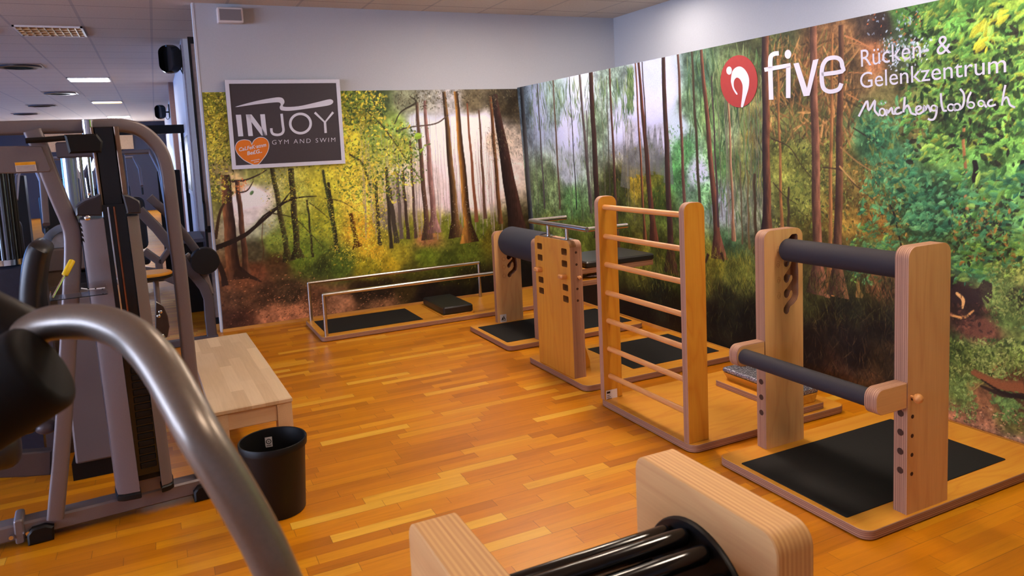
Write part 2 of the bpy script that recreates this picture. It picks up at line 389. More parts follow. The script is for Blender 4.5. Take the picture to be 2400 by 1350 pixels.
# left wall with three window openings by the training corner and more along the hall
WINL = [(-0.6, 1.4), (1.7, 3.7), (4.2, 6.2), (9, 12), (13, 16), (17, 20), (21, 25)]
b = MB(); y = YN
for a, c in WINL: b.box(XL-0.1, XL, y, a, 0, ZC); b.box(XL-0.1, XL, a, c, 0, 0.85); b.box(XL-0.1, XL, a, c, 2.75, ZC); y = c
b.box(XL-0.1, XL, y, YF, 0, ZC); struct(b.build('wall_left', PAINT, None, 0))
DAYL = glow('daylight_pane', (200, 218, 255), WINDOW_L); DAYB = glow('blue_daylight_pane', (96, 160, 255), WINDOW_L*0.45)
ALU = mat('grey_window_frame', (120, 120, 124), 0.5, 0.3)
def window(k, x0, x1, y0, y1, z0, z1, m, ax):
    t = bpy.data.objects.new('window_%d' % k, None); COL.objects.link(t); t['kind'] = 'structure'; fr = MB()
    if ax == 'x':
        MB().box(x0, x0+0.012, y0, y1, z0, z1).build('pane', m, t, 0)
        for a, c in ((y0, y0+0.06), ((y0+y1)/2-0.03, (y0+y1)/2+0.03), (y1-0.06, y1)): fr.box(x0+0.02, x0+0.07, a, c, z0, z1)
        fr.box(x0+0.02, x0+0.07, y0, y1, z0, z0+0.06); fr.box(x0+0.02, x0+0.07, y0, y1, z1-0.06, z1)
    else:
        MB().box(x0, x1, y0, y0+0.012, z0, z1).build('pane', m, t, 0)
        for a, c in ((x0, x0+0.06), ((x0+x1)/2-0.03, (x0+x1)/2+0.03), (x1-0.06, x1)): fr.box(a, c, y0-0.07, y0-0.02, z0, z1)
        fr.box(x0, x1, y0-0.07, y0-0.02, z0, z0+0.06); fr.box(x0, x1, y0-0.07, y0-0.02, z1-0.06, z1)
    fr.build('window_frame', ALU, t, 0)
for k, (a, c) in enumerate(WINL): window(k+1, XL-0.09, 0, a, c, 0.85, 2.75, DAYL if k < 3 else DAYB, 'x')
# far wall of the hall: hall dimness put into its dark blue colour, a bright window strip, pale blind above
DAYF = glow('end_window_pane', (226, 238, 255), WINDOW_F)
FW = [(-2.35, -0.95)]
b = MB(); x = XL
for a, c in FW: b.box(x, a, YF, YF+0.1, 0, ZC); b.box(a, c, YF, YF+0.1, 0, 1.0); b.box(a, c, YF, YF+0.1, 2.1, ZC); x = c
b.box(x, XR, YF, YF+0.1, 0, ZC); struct(b.build('wall_far', mat('dim_hall_wall_blue', (52, 58, 76), 0.7), None, 0))
for k, (a, c) in enumerate(FW): window(len(WINL)+1+k, a, c, YF+0.05, 0, 1.0, 2.1, DAYF, 'y')
struct(MB().box(-3.2, -0.6, YF-0.06, YF-0.02, 2.1, 2.9).build('window_blind', mat('beige_blind', (196, 168, 132), 0.8), None, 0))
SKIRT = wood('oak_skirting', (206, 150, 76), (176, 116, 50), 'x')
struct(MB().box(0.43, 3.70, YB-0.022, YB-0.0005, 0.0005, 0.03).build('baseboard_back', SKIRT, None, 0))
struct(MB().box(3.699, 3.7215, -1.2, YB-0.03, 0.0005, 0.03).build('baseboard_right', wood('oak_skirting_y', (206, 150, 76), (176, 116, 50), 'y'), None, 0))
struct(MB().box(0.385, 0.4095, 9.5, YF, 0.0005, 0.06).build('baseboard_hall', SKIRT, None, 0))
# sliding door leaf parked behind the end of the back wall
dr = struct(bpy.data.objects.new('door_1', None)); COL.objects.link(dr)
b = MB().box(0.362, 0.384, 7.40, 7.44, 0.06, 2.72).box(0.432, 0.452, 7.40, 7.44, 0.06, 2.72)
for z0, z1 in ((0.06, 0.12), (0.93, 0.99), (2.66, 2.72)): b.box(0.384, 0.432, 7.40, 7.44, z0, z1)
b.build('door_frame', PLAST, dr, 0)
MB().box(0.384, 0.432, 7.412, 7.428, 0.12, 2.66).build('door_panel', mat('taupe_door_panel', (176, 160, 150), 0.5), dr, 0)
MB().tube([(0.372, 7.40, 1.22), (0.372, 7.36, 1.20), (0.372, 7.36, 0.97), (0.372, 7.40, 0.95)], 0.011, 10).build('door_handle', PLAST, dr)
struct(MB().box(0.36, 0.47, 7.39, 7.45, 0.0005, 0.06).build('trim_2', SKIRT, None, 0))
# silver pole and pilaster edges along the hall wall
struct(MB().box(0.33, 0.4095, 14.5, 15.0, 0, ZC).build('trim_3', mat('brown_pilaster', (120, 88, 82), 0.6), None, 0))
struct(MB().box(0.39, 0.4095, 9.42, 9.9, 0, ZC).build('trim_4', mat('shaded_pilaster', (150, 144, 152), 0.6), None, 0))  # wall corner greyed: shade of its turned-away face put into the colour
# black framed glass partition across the hall
gp = struct(bpy.data.objects.new('door_2', None)); COL.objects.link(gp)
b = MB().box(-0.62, -0.50, 11.5, 11.6, 0, 2.12).box(-0.50, 0.409, 11.5, 11.6, 2.0, 2.12).box(0.36, 0.409, 11.5, 11.6, 0, 2.0)
b.build('door_frame', PLAST, gp, 0)
# ------------------------------------------------------------------ ceiling fittings
def lamp(label, x, y, m, sx=0.6, sy=0.6, group=None, louvre=False):
    t = thing('ceiling_light', label, 'ceiling light', (x, y, ZC), group)
    MB().box(x-sx/2, x+sx/2, y-sy/2, y-sy/2+0.02, ZC-0.018, ZC-0.001).box(x-sx/2, x+sx/2, y+sy/2-0.02, y+sy/2, ZC-0.018, ZC-0.001) \
        .box(x-sx/2, x-sx/2+0.02, y-sy/2, y+sy/2, ZC-0.018, ZC-0.001).box(x+sx/2-0.02, x+sx/2, y-sy/2, y+sy/2, ZC-0.018, ZC-0.001).build('frame', WHITEP, t, 0)
    MB().box(x-sx/2+0.02, x+sx/2-0.02, y-sy/2+0.02, y+sy/2-0.02, ZC-0.010, ZC-0.002).build('diffuser', m, t, 0)
    if louvre:
        lv = MB()
        for k in range(1, 9): lv.box(x-sx/2+k*sx/9-0.004, x-sx/2+k*sx/9+0.004, y-sy/2+0.02, y+sy/2-0.02, ZC-0.022, ZC-0.011)
        for k in range(1, 4): lv.box(x-sx/2+0.02, x+sx/2-0.02, y-sy/2+k*sy/4-0.004, y-sy/2+k*sy/4+0.004, ZC-0.022, ZC-0.011)
        lv.build('louvre', mat('cream_louvre', (226, 196, 150), 0.4), t, 0)
    return t
LW = glow('warm_lamp', (255, 234, 212), LAMP_W); LG = glow('cool_lamp', (255, 246, 238), LAMP_G)
LD = glow('added_hall_lamp', (255, 240, 226), 1.6); LR = glow('warm_wall_lamp', (255, 240, 224), 7.4); LE = glow('soft_warm_lamp', (255, 234, 212), 8.0)
LY = glow('dim_yellow_lamp', (240, 190, 70), 1.3); LO = mat('unlit_lamp', (190, 160, 122), 0.6)
for k, (x, y) in enumerate([(0.9, 0.4), (0.9, 3.2), (2.7, 1.6), (2.7, 4.0), (2.9, 5.75), (4.32, 3.4), (4.25, 5.9)]):  # the panel nearest the back wall is added out of view to brighten it
    lamp('unseen warm square ceiling panel above the training corner', x, y, LR if x > 4 else (LW if x > 2 else LE), 0.5, 0.5, 'ceiling panels above the training corner')
lamp('unlit louvred ceiling light with cream grid, nearest in the hall', -0.84, 9.0, LO, louvre=True)
lamp('bright white ceiling panel nearest in the hall, left of the big speaker', -0.84, 13.9, LG)
lamp('dim yellow ceiling panel halfway down the hall', -0.84, 18.9, LY)
lamp('bright white ceiling panel farthest down the hall', -0.84, 24.7, LG)
for x, y in [(-4.2, 9.5), (-4.2, 16.0), (-4.2, 22.0), (-4.0, 4.0), (-4.0, 0.0)]:  # panels added out of view to light the hall
    lamp('white ceiling panel added out of view over the hall machines', x, y, LD, group='added ceiling panels over the hall machines')
DARKM = mat('dark_metal_slats', (70, 60, 60), 0.35, 0.6)
for lab, x, y in (('dark round-slotted ceiling air vent beside the louvred light', -1.62, 9.0), ('dark ceiling air vent at the left edge with two slots', -1.55, 12.1),
                  ('ceiling air vent between the bright panel and the yellow panel', -1.5, 16.4), ('small ceiling air vent far down the hall, right of the farthest one', -2.17, 19.6),
                  ('farthest small ceiling air vent, low at the left edge', -2.85, 22.4)):
    t = thing('ceiling_vent', lab, 'air vent', (x, y, ZC))
    MB().box(x-0.28, x+0.28, y-0.28, y+0.28, ZC-0.008, ZC-0.001).build('backing_plate', mat('vent_plate', (150, 134, 126), 0.5, 0.2), t, 0)
    for q in range(4):
        MB().lathe((x, y, ZC-0.008), [(0.07+q*0.055, -0.022), (0.095+q*0.055, -0.02), (0.095+q*0.055, -0.001), (0.06+q*0.055, -0.001)], 28).build('vent_ring', DARKM, t)
# ------------------------------------------------------------------ loudspeakers
t = thing('wall_speaker_box', 'small white box loudspeaker with grey grille high on the back wall', 'loudspeaker', (0.7, YB-0.06, 2.85))
a = U(503, 10, y=YB-0.1); c = U(572, 56, y=YB-0.1); x0, x1, z0, z1 = a.x+0.015, c.x-0.0, c.z+0.01, a.z-0.02
MB().prism(rr(x0, z0, x1, z1, 0.012, 3), 'y', YB-0.1, YB-0.001, 0, 0, 0.006).build('cabinet', WHITEP, t)
MB().box(x0+0.018, x1-0.018, YB-0.104, YB-0.099, z0+0.018, z1-0.018).build('grille', mat('grey_speaker_cloth', (128, 122, 126), 0.8, 0, 0.2, 500, 0.2), t)
def blackspk(label, y, x, z, w, h):
    t = thing('wall_speaker', label, 'loudspeaker', (x, y, z), 'black loudspeakers along the hall wall')
    MB().sweep([(x-0.02, y-0.09, z), (x, y-0.08, z), (x, y, z), (x, y+0.1, z)], [[(p[0]*k, p[1]*k) for p in rr(-w/2, -h/2, w/2, h/2, w*0.42, 6)] for k in (0.86, 0.97, 1.0, 0.8)], (0, 0, 1)).build('cabinet', GLOSS, t)
    MB().tube([(x+w*0.3, y+0.05, z), (0.40, y+0.08, z)], 0.018, 10).box(0.385, 0.4095, y+0.04, y+0.12, z-h*0.4, z+h*0.55).build('bracket', PLAST, t)
    MB().tube(smoothpath([(x+w*0.4, y+0.08, z-h*0.15), (x+w*0.62, y+0.08, z-h*0.5), (0.40, y+0.09, z-h*0.42)], 5), 0.006, 8).build('cable', PLAST, t)
for lab, a, c, y in (('black oval loudspeaker nearest on the hall wall, by the end of the back wall', (371, 106), (425, 173), 9.62), ('middle black oval loudspeaker farther along the hall wall', (362, 246), (389, 279), 19.0),
                     ('farthest black loudspeaker on the hall wall, just above the arched tube', (360, 297), (376, 316), 26.0)):
    p, q = U(*a, y=y), U(*c, y=y); blackspk(lab, y, (p.x+q.x)/2, (p.z+q.z)/2, q.x-p.x, p.z-q.z)
# notices and dark picture on the hall wall
t = thing('wall_picture', 'tall dark picture in a pale frame on the hall wall', 'picture', (0.4, 12, 1.5))
MB().box(0.396, 0.4095, 10.1, 12.6, 1.15, 2.0, 0, 0.004).build('frame', PAINTC, t, 0); MB().box(0.392, 0.397, 10.25, 12.45, 1.22, 1.93).build('image_panel', mat('dark_picture', (66, 60, 70), 0.35), t, 0)
for k in range(5):
    z = 1.92-k*0.17; tag(MB().box(0.405, 0.4095, 13.0, 13.5, z-0.13, z).build('wall_notice', mat('lilac_notice', (150, 144, 160), 0.6), None, 0), 'small grey paper notice in the column beside the dark picture', 'notice', 'notices beside the dark picture')
# ------------------------------------------------------------------ the printed forest: a picture painted point by point on two wall panels
rng = np.random.default_rng(5)
class Canvas:
    """us: horizontal positions (m) of the columns, increasing to the right of the picture; zs: heights of the rows."""
    def __init__(s, us, zs, to_uz):
        s.us, s.zs, s.to = us, zs, to_uz; s.U, s.Z = np.meshgrid(us, zs); s.a = np.zeros(s.U.shape+(3,))
    def field(s, pts):
        P = np.array([s.to(p[0], p[1]) for p in pts]); C = np.array([p[2:] for p in pts], float)/255
        den = np.zeros(s.U.shape); num = np.zeros(s.a.shape)
        for (u, z), c in zip(P, C):
            d2 = (s.U-u)**2+(s.Z-z)**2; q = 1/(d2+0.0009)**2.3; den += q; num += q[..., None]*c
        s.a = num/den[..., None]
    def mott(s, amp, sc, seed, mask=None):
        n = vnoise(s.U/sc, s.Z/sc, seed)-0.5; k = (amp*n*np.clip((0.80-s.a[..., 2])*4, 0.06, 1))[..., None]
        s.a *= 1+(k if mask is None else k*mask[..., None])
    def win(s, u0, u1, z0, z1):
        i0, i1 = np.searchsorted(s.us, [u0, u1]); j0, j1 = np.searchsorted(s.zs, [z0, z1])
        return slice(max(j0-1, 0), j1+1), slice(max(i0-1, 0), i1+1)
    def blob(s, u, z, ru, rz, ang, col, al=1.0, point=0.0):
        """Leaf: an ellipse, pointed when point > 0, with a paler midrib side."""
        r = max(ru, rz); J, I = s.win(u-r, u+r, z-r, z+r); X, Y = s.U[J, I]-u, s.Z[J, I]-z
        if X.size == 0: return
        c, q = math.cos(ang), math.sin(ang); a = (X*c+Y*q)/ru; b = (-X*q+Y*c)/rz
        m = 1-(np.abs(b)*(1+point*np.abs(a))+0)**2-a*a; k = np.clip(m*2.5, 0, 1)*al
        sh = (0.92+0.16*(b > 0))[..., None]
        s.a[J, I] = s.a[J, I]*(1-k[..., None])+np.array(col)/255*sh*k[..., None]
    def line(s, pts, wd, col, al=1.0, lit=None, litw=0.35, side=-1):
        """Tapering stroke through mural points; wd per point; lit colours one flank (a trunk)."""
        for (u0, z0), (u1, z1), w0, w1 in zip(pts[:-1], pts[1:], wd[:-1], wd[1:]):
            r = max(w0, w1); J, I = s.win(min(u0, u1)-r, max(u0, u1)+r, min(z0, z1)-r*0.3, max(z0, z1)+r*0.3); X, Y = s.U[J, I], s.Z[J, I]
            if X.size == 0: continue
            dx, dz = u1-u0, z1-z0; L = math.hypot(dx, dz)+1e-9; tt = ((X-u0)*dx+(Y-z0)*dz)/L/L
            t = np.clip(tt, 0, 1); d = ((X-u0-t*dx)**2+(Y-z0-t*dz)**2)**0.5; wv = (w0+(w1-w0)*t)/2
            sd = ((X-u0)*dz-(Y-z0)*dx)/L/np.maximum(wv, 1e-6)
            k = np.clip((wv-d)/0.004+0.5, 0, 1)*al
            k = np.where((tt < -0.02) | (tt > 1.02), k*0.0 if w0 > 0.03 else k, k)
            C = np.array(col)/255*np.ones(X.shape+(3,))
            if lit is not None:
                f = np.clip((1-(sd*side*-1+1)/2)*1.3-0.15, 0, 1)**(1/litw*0.45); C = C*(1-f[..., None])+np.array(lit)/255*f[..., None]
                C = C*(0.86+0.28*vnoise(X/0.012, Y/0.05, 3))[..., None]
            s.a[J, I] = s.a[J, I]*(1-k[..., None])+C*k[..., None]
    def trunk(s, x0, y0, x1, y1, w0, w1, col, lit=None, flare=0.0, side=-1, al=1.0):
        (a, b), (c, d) = s.to(x0, y0), s.to(x1, y1); h = abs(s.to(x0, y0+40)[1]-b)/40; W = lambda q: q*h
        n = 9; P = []; Wd = []
        for i in range(n):
            t = i/(n-1); wob = 0.004*math.sin(i*1.9+x0); P.append((a+(c-a)*t+wob, b+(d-b)*t)); Wd.append(W(w0+(w1-w0)*t+(flare*max(0, (t-0.86)/0.14)**2)))
        s.line(P, Wd, col, al, lit, side=side)
    def poly(s, pts, wd, col, al=1.0, sm=True, **k):
        P = [s.to(*p) for p in pts]; h = abs(s.to(pts[0][0], pts[0][1]+40)[1]-P[0][1])/40
        if sm:
            q = smoothpath([(*p, w*h) for p, w in zip(P, wd)], 5); P = [p[:2] for p in q]; wd = [p[2] for p in q]
        else: wd = [w*h for w in wd]
        s.line(P, wd, col, al, **k)
    def leaves(s, n, reg, size, pal, al=(0.6, 1.0), ang=None, asp=0.5, point=0.4, dens=None):
        """n leaf stamps in the picture quadrilateral reg = (x0,y0,x1,y1) in clumps."""
        x0, y0, x1, y1 = reg; k = max(1, n//14)
        cx = rng.uniform(x0, x1, k); cy = rng.uniform(y0, y1, k); spread = 0.10*min(abs(x1-x0), abs(y1-y0))+6
        for i in range(n):
            j = rng.integers(k); x = cx[j]+rng.normal(0, spread); y = cy[j]+rng.normal(0, spread)
            if not (x0-8 < x < x1+8 and y0-8 < y < y1+8): continue
            u, z = s.to(x, y); r = size[0]+(size[1]-size[0])*rng.random()**2; c = np.array(pal[rng.integers(len(pal))])*rng.uniform(0.82, 1.14)
            s.blob(u, z, r, r*asp*rng.uniform(0.7, 1.3), rng.uniform(0, 6.28) if ang is None else rng.normal(ang[0], ang[1]), c, rng.uniform(*al), point)
def vnoise(X, Y, seed):
    xi, yi = np.floor(X).astype(np.int64), np.floor(Y).astype(np.int64); fx, fy = X-xi, Y-yi
    fx = fx*fx*(3-2*fx); fy = fy*fy*(3-2*fy)
    def h(a, b):
        v = (a*374761393+b*668265263+seed*974634777) & 0x7fffffff; v = ((v ^ (v >> 13))*1274126177) & 0x7fffffff; return ((v ^ (v >> 16)) & 0xffff)/65535
    return (h(xi, yi)*(1-fx)+h(xi+1, yi)*fx)*(1-fy)+(h(xi, yi+1)*(1-fx)+h(xi+1, yi+1)*fx)*fy
def pairs(t): v = [int(q) for q in t.split()]; return [tuple(v[i:i+5]) for i in range(0, len(v), 5)]
YM, XM = YB-0.014, 3.706            # picture planes
def backuz(px, py): p = U(px, py, y=YM); return (p.x, p.z)
def rightuz(px, py): p = U(px, py, x='L'); return (-p.y, p.z)
# ---- back wall picture
bk = Canvas(np.linspace(0.435, XM, 595), np.linspace(0.031, 2.21, 397), backuz)
bk.field(pairs('''490 240 112 110 38 500 300 140 128 48 510 350 150 142 66 500 400 126 116 78 545 440 170 150 110 505 470 120 120 70 600 410 140 142 84 560 470 206 196 202 590 460 214 204 214
590 510 192 188 188 610 530 150 156 132 600 590 84 82 66 640 570 112 126 60 700 470 160 164 84 700 530 132 144 58 730 600 98 116 48 760 440 172 168 66 760 520 146 148 54 820 420 188 174 70 850 470 206 182 80
850 540 196 158 56 880 580 178 150 50 930 600 146 138 50 830 230 112 122 46 880 240 62 76 50 860 280 128 126 50 820 330 192 182 72 880 310 122 142 72 930 300 134 156 82 930 340 150 158 72
960 240 120 124 104 1000 230 140 140 134 980 290 188 194 214 1020 330 206 212 236 1060 300 202 206 232 1100 300 212 216 238 1110 340 228 226 242 1130 290 200 200 214 1060 380 204 194 208
1010 420 192 182 186 960 420 186 180 168 1090 420 228 218 226 1120 460 216 198 206 1150 400 214 200 200 1160 330 186 172 158 1000 470 192 182 184 1060 470 198 184 192 930 470 150 140 130 910 520 120 112 96
1110 240 96 88 70 1170 240 70 62 46 1050 240 150 148 150 1000 520 150 144 62 1060 530 112 120 46 1120 540 90 100 40 950 545 120 124 46 1000 556 142 104 72 900 560 130 124 50 1150 560 92 86 30
1100 590 84 94 36 1000 600 100 114 40 920 612 160 142 44 1050 620 68 78 30 960 640 74 74 30 860 630 136 128 40 800 620 78 94 40 750 620 62 70 36 700 600 98 118 46 650 622 82 62 42
600 640 108 72 52 560 662 112 78 56 620 690 76 56 42 560 700 90 66 50 680 690 70 55 40 740 700 104 74 54 560 750 72 48 40 640 745 154 110 84 690 735 168 118 88 800 710 138 102 78
850 680 50 38 28 900 680 45 35 26 950 670 64 52 28 1100 650 40 38 20 1130 680 25 20 18 1000 690 32 24 22 900 720 126 94 68 1060 700 30 24 22 1200 650 25 22 20 1200 560 50 42 24 1195 230 60 54 44'''))
bk.mott(0.30, 0.05, 11); bk.mott(0.26, 0.018, 12)
for i in range(90):                                             # hazy far trunks
    x = rng.uniform(840, 1165); y1 = rng.uniform(500, 560); c = rng.uniform(0.8, 1.0); bk.trunk(x, rng.uniform(260, 400), x+14, y1, 1.0, rng.uniform(1.5, 3.5), (158*c, 146*c, 146*c), al=0.55)
for a in ((638, 395, 677, 612, 10, 13, (66, 60, 42), (104, 100, 60)), (682, 395, 698, 606, 13, 15, (58, 52, 38), (92, 86, 56)), (720, 470, 733, 600, 4, 5, (70, 66, 46), None), (757, 400, 790, 590, 6, 7, (78, 84, 56), None),
          (770, 430, 792, 592, 7, 8, (64, 62, 42), None), (822, 500, 838, 580, 9, 13, (74, 44, 22), (120, 76, 30)), (880, 420, 890, 575, 7, 9, (76, 70, 56), None), (905, 395, 917, 582, 7, 8, (70, 62, 52), None), (912, 440, 930, 570, 9, 12, (86, 78, 70), None),
          (930, 400, 941, 560, 8, 9, (120, 108, 104), None), (943, 400, 957, 560, 7, 8, (86, 70, 62), None), (961, 330, 974, 556, 5, 7, (104, 84, 76), None), (976, 240, 1003, 562, 7, 14, (86, 66, 56), (126, 98, 84)),
          (995, 236, 1019, 545, 7, 16, (128, 96, 92), (178, 142, 138)), (1041, 215, 1071, 556, 9, 20, (62, 44, 34), (150, 118, 78)), (1068, 215, 1100, 568, 10, 22, (66, 44, 30), (190, 142, 72)), (1094, 240, 1117, 520, 4, 9, (150, 100, 74), None),
          (1123, 260, 1137, 512, 4, 8, (120, 90, 76), None), (1149, 225, 1173, 524, 7, 11, (92, 64, 48), (140, 98, 62))):
    bk.trunk(a[0], a[1], a[2], a[3], a[4], a[5], tuple(0.78*q for q in a[6]), a[7] and tuple(0.86*q for q in a[7]), flare=a[5]*1.3 if a[5] > 12 else 2, side=1 if a[0] in (1068,) else -1)
bk.trunk(1158, 222, 1214, 545, 14, 44, (40, 28, 28), (74, 50, 44), 8)
bk.trunk(556, 425, 578, 640, 10, 14, (64, 46, 40), (110, 80, 62), 8); bk.trunk(528, 410, 548, 655, 20, 32, (50, 36, 34), (130, 92, 66), 60, side=1)
bk.poly([(505, 600), (522, 640), (528, 670)], [10, 12, 16], (52, 38, 34)); bk.poly([(550, 640), (590, 650), (612, 660)], [18, 9, 3], (58, 42, 36))
bk.poly([(480, 590), (530, 572), (572, 552), (600, 530), (640, 496), (668, 474), (700, 463), (742, 460)], [13, 12, 10, 8, 6, 5, 4, 2], (44, 34, 32))
bk.poly([(592, 536), (620, 505), (655, 482), (676, 456), (690, 440)], [4, 4, 5, 3, 1], (48, 40, 36)); bk.poly([(640, 500), (690, 512), (730, 550), (757, 580)], [3, 2, 2, 1], (60, 54, 36))
bk.poly([(616, 522), (614, 560), (618, 590), (608, 640), (595, 690), (570, 714)], [1.4]*6, (88, 62, 46)); bk.poly([(762, 465), (800, 472), (830, 490), (845, 500)], [2.5, 2, 1.5, 1], (60, 50, 36))
bk.poly([(545, 425), (575, 422), (605, 410), (625, 398)], [6, 4, 3, 2], (58, 44, 42)); bk.poly([(560, 452), (580, 446), (594, 424)], [3, 3, 1.5], (62, 48, 46)); bk.poly([(725, 475), (745, 490), (775, 515)], [2, 2, 1], (60, 54, 36))
bk.poly([(505, 560), (515, 500), (530, 470), (545, 450)], [8, 6, 4, 3], (70, 54, 40)); bk.poly([(1050, 270), (1020, 290), (960, 298), (930, 308)], [3, 3, 3, 4], (84, 70, 62))
bk.poly([(960, 225), (975, 240), (940, 262), (925, 290)], [2, 5, 3, 2], (60, 56, 46)); bk.poly([(860, 260), (900, 300), (950, 370), (985, 420)], [3, 4, 3, 2], (70, 66, 40)); bk.poly([(820, 362), (850, 385), (868, 440)], [4, 6, 3], (70, 62, 40))
YG = [(196, 180, 70), (170, 160, 62), (212, 192, 84), (140, 140, 58), (116, 124, 52), (182, 172, 88), (90, 104, 46)]
GR = [(96, 120, 58), (70, 92, 48), (120, 142, 70), (56, 76, 44), (140, 150, 74)]
bk.leaves(1500, (476, 216, 540, 470), (0.006, 0.02), YG+[(80, 84, 40), (66, 60, 40)]); bk.leaves(900, (800, 210, 900, 300), (0.007, 0.026), GR[:4]+YG[:3]+[(46, 60, 40)])
bk.leaves(1900, (800, 290, 965, 470), (0.006, 0.024), YG+GR); bk.leaves(260, (930, 300, 1000, 420), (0.008, 0.024), GR); bk.leaves(1700, (620, 395, 900, 540), (0.005, 0.013), YG+GR, (0.4, 0.9))
bk.leaves(1500, (780, 480, 900, 620), (0.005, 0.016), YG[:4], (0.5, 1)); bk.leaves(900, (640, 520, 800, 610), (0.005, 0.014), GR+YG[3:5], (0.4, 0.9)); bk.leaves(300, (600, 400, 720, 450), (0.005, 0.013), YG[1:5], (0.5, 0.9))
bk.leaves(900, (930, 208, 1210, 248), (0.006, 0.022), [(64, 60, 44), (88, 82, 60), (48, 46, 36), (110, 104, 84)], (0.5, 0.9), (-1.2, 0.7), 0.25); bk.leaves(420, (1150, 240, 1225, 380), (0.008, 0.028), [(60, 56, 40), (86, 80, 60), (110, 104, 80)], (0.4, 0.8), (-1.2, 0.4), 0.15)
bk.leaves(160, (1110, 300, 1160, 480), (0.004, 0.010), [(170, 150, 130), (140, 118, 100)], (0.3, 0.7)); bk.leaves(300, (960, 440, 1150, 530), (0.004, 0.011), [(170, 160, 150), (150, 142, 120), (190, 180, 176)], (0.3, 0.6))
bk.leaves(1300, (860, 520, 1160, 660), (0.006, 0.018), [(100, 112, 40), (128, 130, 48), (76, 88, 34), (60, 68, 30), (150, 144, 60)], (0.4, 0.8), (1.3, 0.3), 0.2); bk.leaves(700, (700, 590, 900, 650), (0.006, 0.018), [(80, 100, 42), (100, 120, 50), (58, 70, 36), (130, 136, 50)], (0.4, 0.8), (1.3, 0.4), 0.25)
bk.leaves(900, (528, 640, 730, 770), (0.004, 0.012), [(140, 98, 72), (60, 42, 36), (104, 72, 54), (176, 126, 94), (48, 34, 30)], (0.4, 0.9), (0.1, 0.4), 0.4); bk.leaves(1100, (640, 690, 960, 760), (0.004, 0.011), [(172, 124, 92), (70, 50, 40), (130, 92, 68), (190, 140, 106)], (0.4, 0.9), (0.2, 0.4), 0.4)
bk.leaves(60, (555, 425, 575, 445), (0.006, 0.012), [(196, 120, 70), (206, 140, 92)]); bk.blob(*backuz(980, 319), 0.045, 0.036, 0.2, (132, 160, 62)); bk.blob(*backuz(988, 352), 0.03, 0.016, 0.6, (128, 150, 62)); bk.blob(*backuz(590, 452), 0.026, 0.016, 0.9, (92, 118, 84))
# ---- right wall picture
def rcols():
    o = [-YM+0.002]
    while o[-1] < -1.3: o.append(o[-1]+0.0029+0.0023*max(0, (-o[-1]-2.0)/5.3))
    while o[-1] < 1.1: o.append(o[-1]+0.03)
    return np.array(o)
rt = Canvas(rcols(), np.linspace(0.031, 2.222, 405), rightuz)
rt.field(pairs('''1230 260 96 110 118 1262 260 172 182 208 1300 240 132 152 150 1330 300 186 190 222 1360 230 182 190 216 1330 400 166 174 184 1300 450 120 140 100 1270 480 108 128 88 1340 470 92 128 82 1400 300 110 128 110
1440 200 120 138 132 1455 300 182 186 214 1480 250 182 186 220 1530 250 182 186 222 1560 215 186 190 226 1540 185 176 186 222 1500 320 162 162 186 1475 310 142 142 152 1490 370 108 108 104 1520 360 98 102 98 1550 330 172 172 192
1490 420 136 120 44 1530 420 98 102 42 1450 450 58 64 30 1540 460 68 84 36 1580 400 82 130 82 1600 350 92 140 94 1590 300 172 186 202 1620 250 112 140 112 1640 180 84 112 94 1660 260 112 140 92 1680 380 96 130 82
1650 450 112 150 112 1640 410 176 182 202 1690 480 150 160 172 1700 200 90 100 72 1720 300 124 140 110 1750 300 122 114 64 1760 400 120 124 72 1745 480 130 140 120 1830 200 78 72 52 1850 300 100 104 62 1850 380 116 120 62 1870 450 112 118 62
1830 130 80 90 60 1900 150 112 82 56 1960 110 124 96 66 2000 160 92 76 52 2060 60 62 52 46 2100 110 92 110 82 2050 130 142 102 72 2120 30 80 118 62 2180 60 90 132 66 2250 30 96 140 72 2300 90 128 166 80 2330 60 122 158 72
2380 30 132 160 72 2380 120 122 158 80 2200 200 110 138 72 2250 180 100 128 66 2330 250 112 150 76 2100 230 100 96 62 2150 300 112 106 66 2050 330 72 108 76 2100 380 80 122 90 2200 330 100 134 76 2280 330 106 150 80 2370 300 116 160 80
2300 420 90 128 76 2380 420 120 166 90 2000 450 112 100 56 1980 520 132 112 56 1960 380 120 110 62 2050 520 142 112 56 2100 480 70 98 62 2180 470 58 86 60 2250 480 62 86 56 2350 500 96 138 86 2280 560 90 108 60 2380 570 110 148 86
1700 580 70 98 70 1680 612 122 120 50 1720 640 92 98 50 1900 580 110 104 52 1950 600 90 82 46 2050 600 90 116 70 1920 650 80 76 46 1900 700 58 60 34 2000 670 60 64 36 2060 660 90 66 46 2000 720 40 42 28 1950 760 30 27 24
2050 760 30 28 24 1900 820 22 18 18 2000 830 25 20 18 2080 850 54 44 30 1960 870 64 44 32 2040 900 84 62 42 1700 700 40 42 28 1750 760 22 22 18 1500 600 110 108 46 1550 600 72 80 36 1580 640 58 66 32 1560 700 28 32 22
1450 560 80 86 36 1350 560 96 108 50 1280 530 120 130 72 1400 700 18 18 22 1500 750 15 15 15 1640 660 110 104 46 1680 740 30 30 25 1600 780 18 18 20 1280 640 30 30 24 2260 620 70 98 70 2330 640 90 126 82 2380 640 128 138 80
2250 690 56 42 38 2280 710 62 46 40 2320 690 110 128 72 2270 760 74 52 44 2310 780 120 82 64 2360 740 90 108 60 2390 700 60 60 42 2250 820 70 88 50 2320 830 120 138 80 2380 830 120 138 76 2290 870 96 110 60 2350 880 114 78 52
2390 880 98 68 46 2250 920 110 128 70 2300 930 136 98 68 2370 940 82 62 42 2240 980 154 110 82 2300 990 154 112 84 2370 990 112 110 62 2260 1010 168 124 94 2330 1040 122 92 72 2390 1050 142 112 92'''))
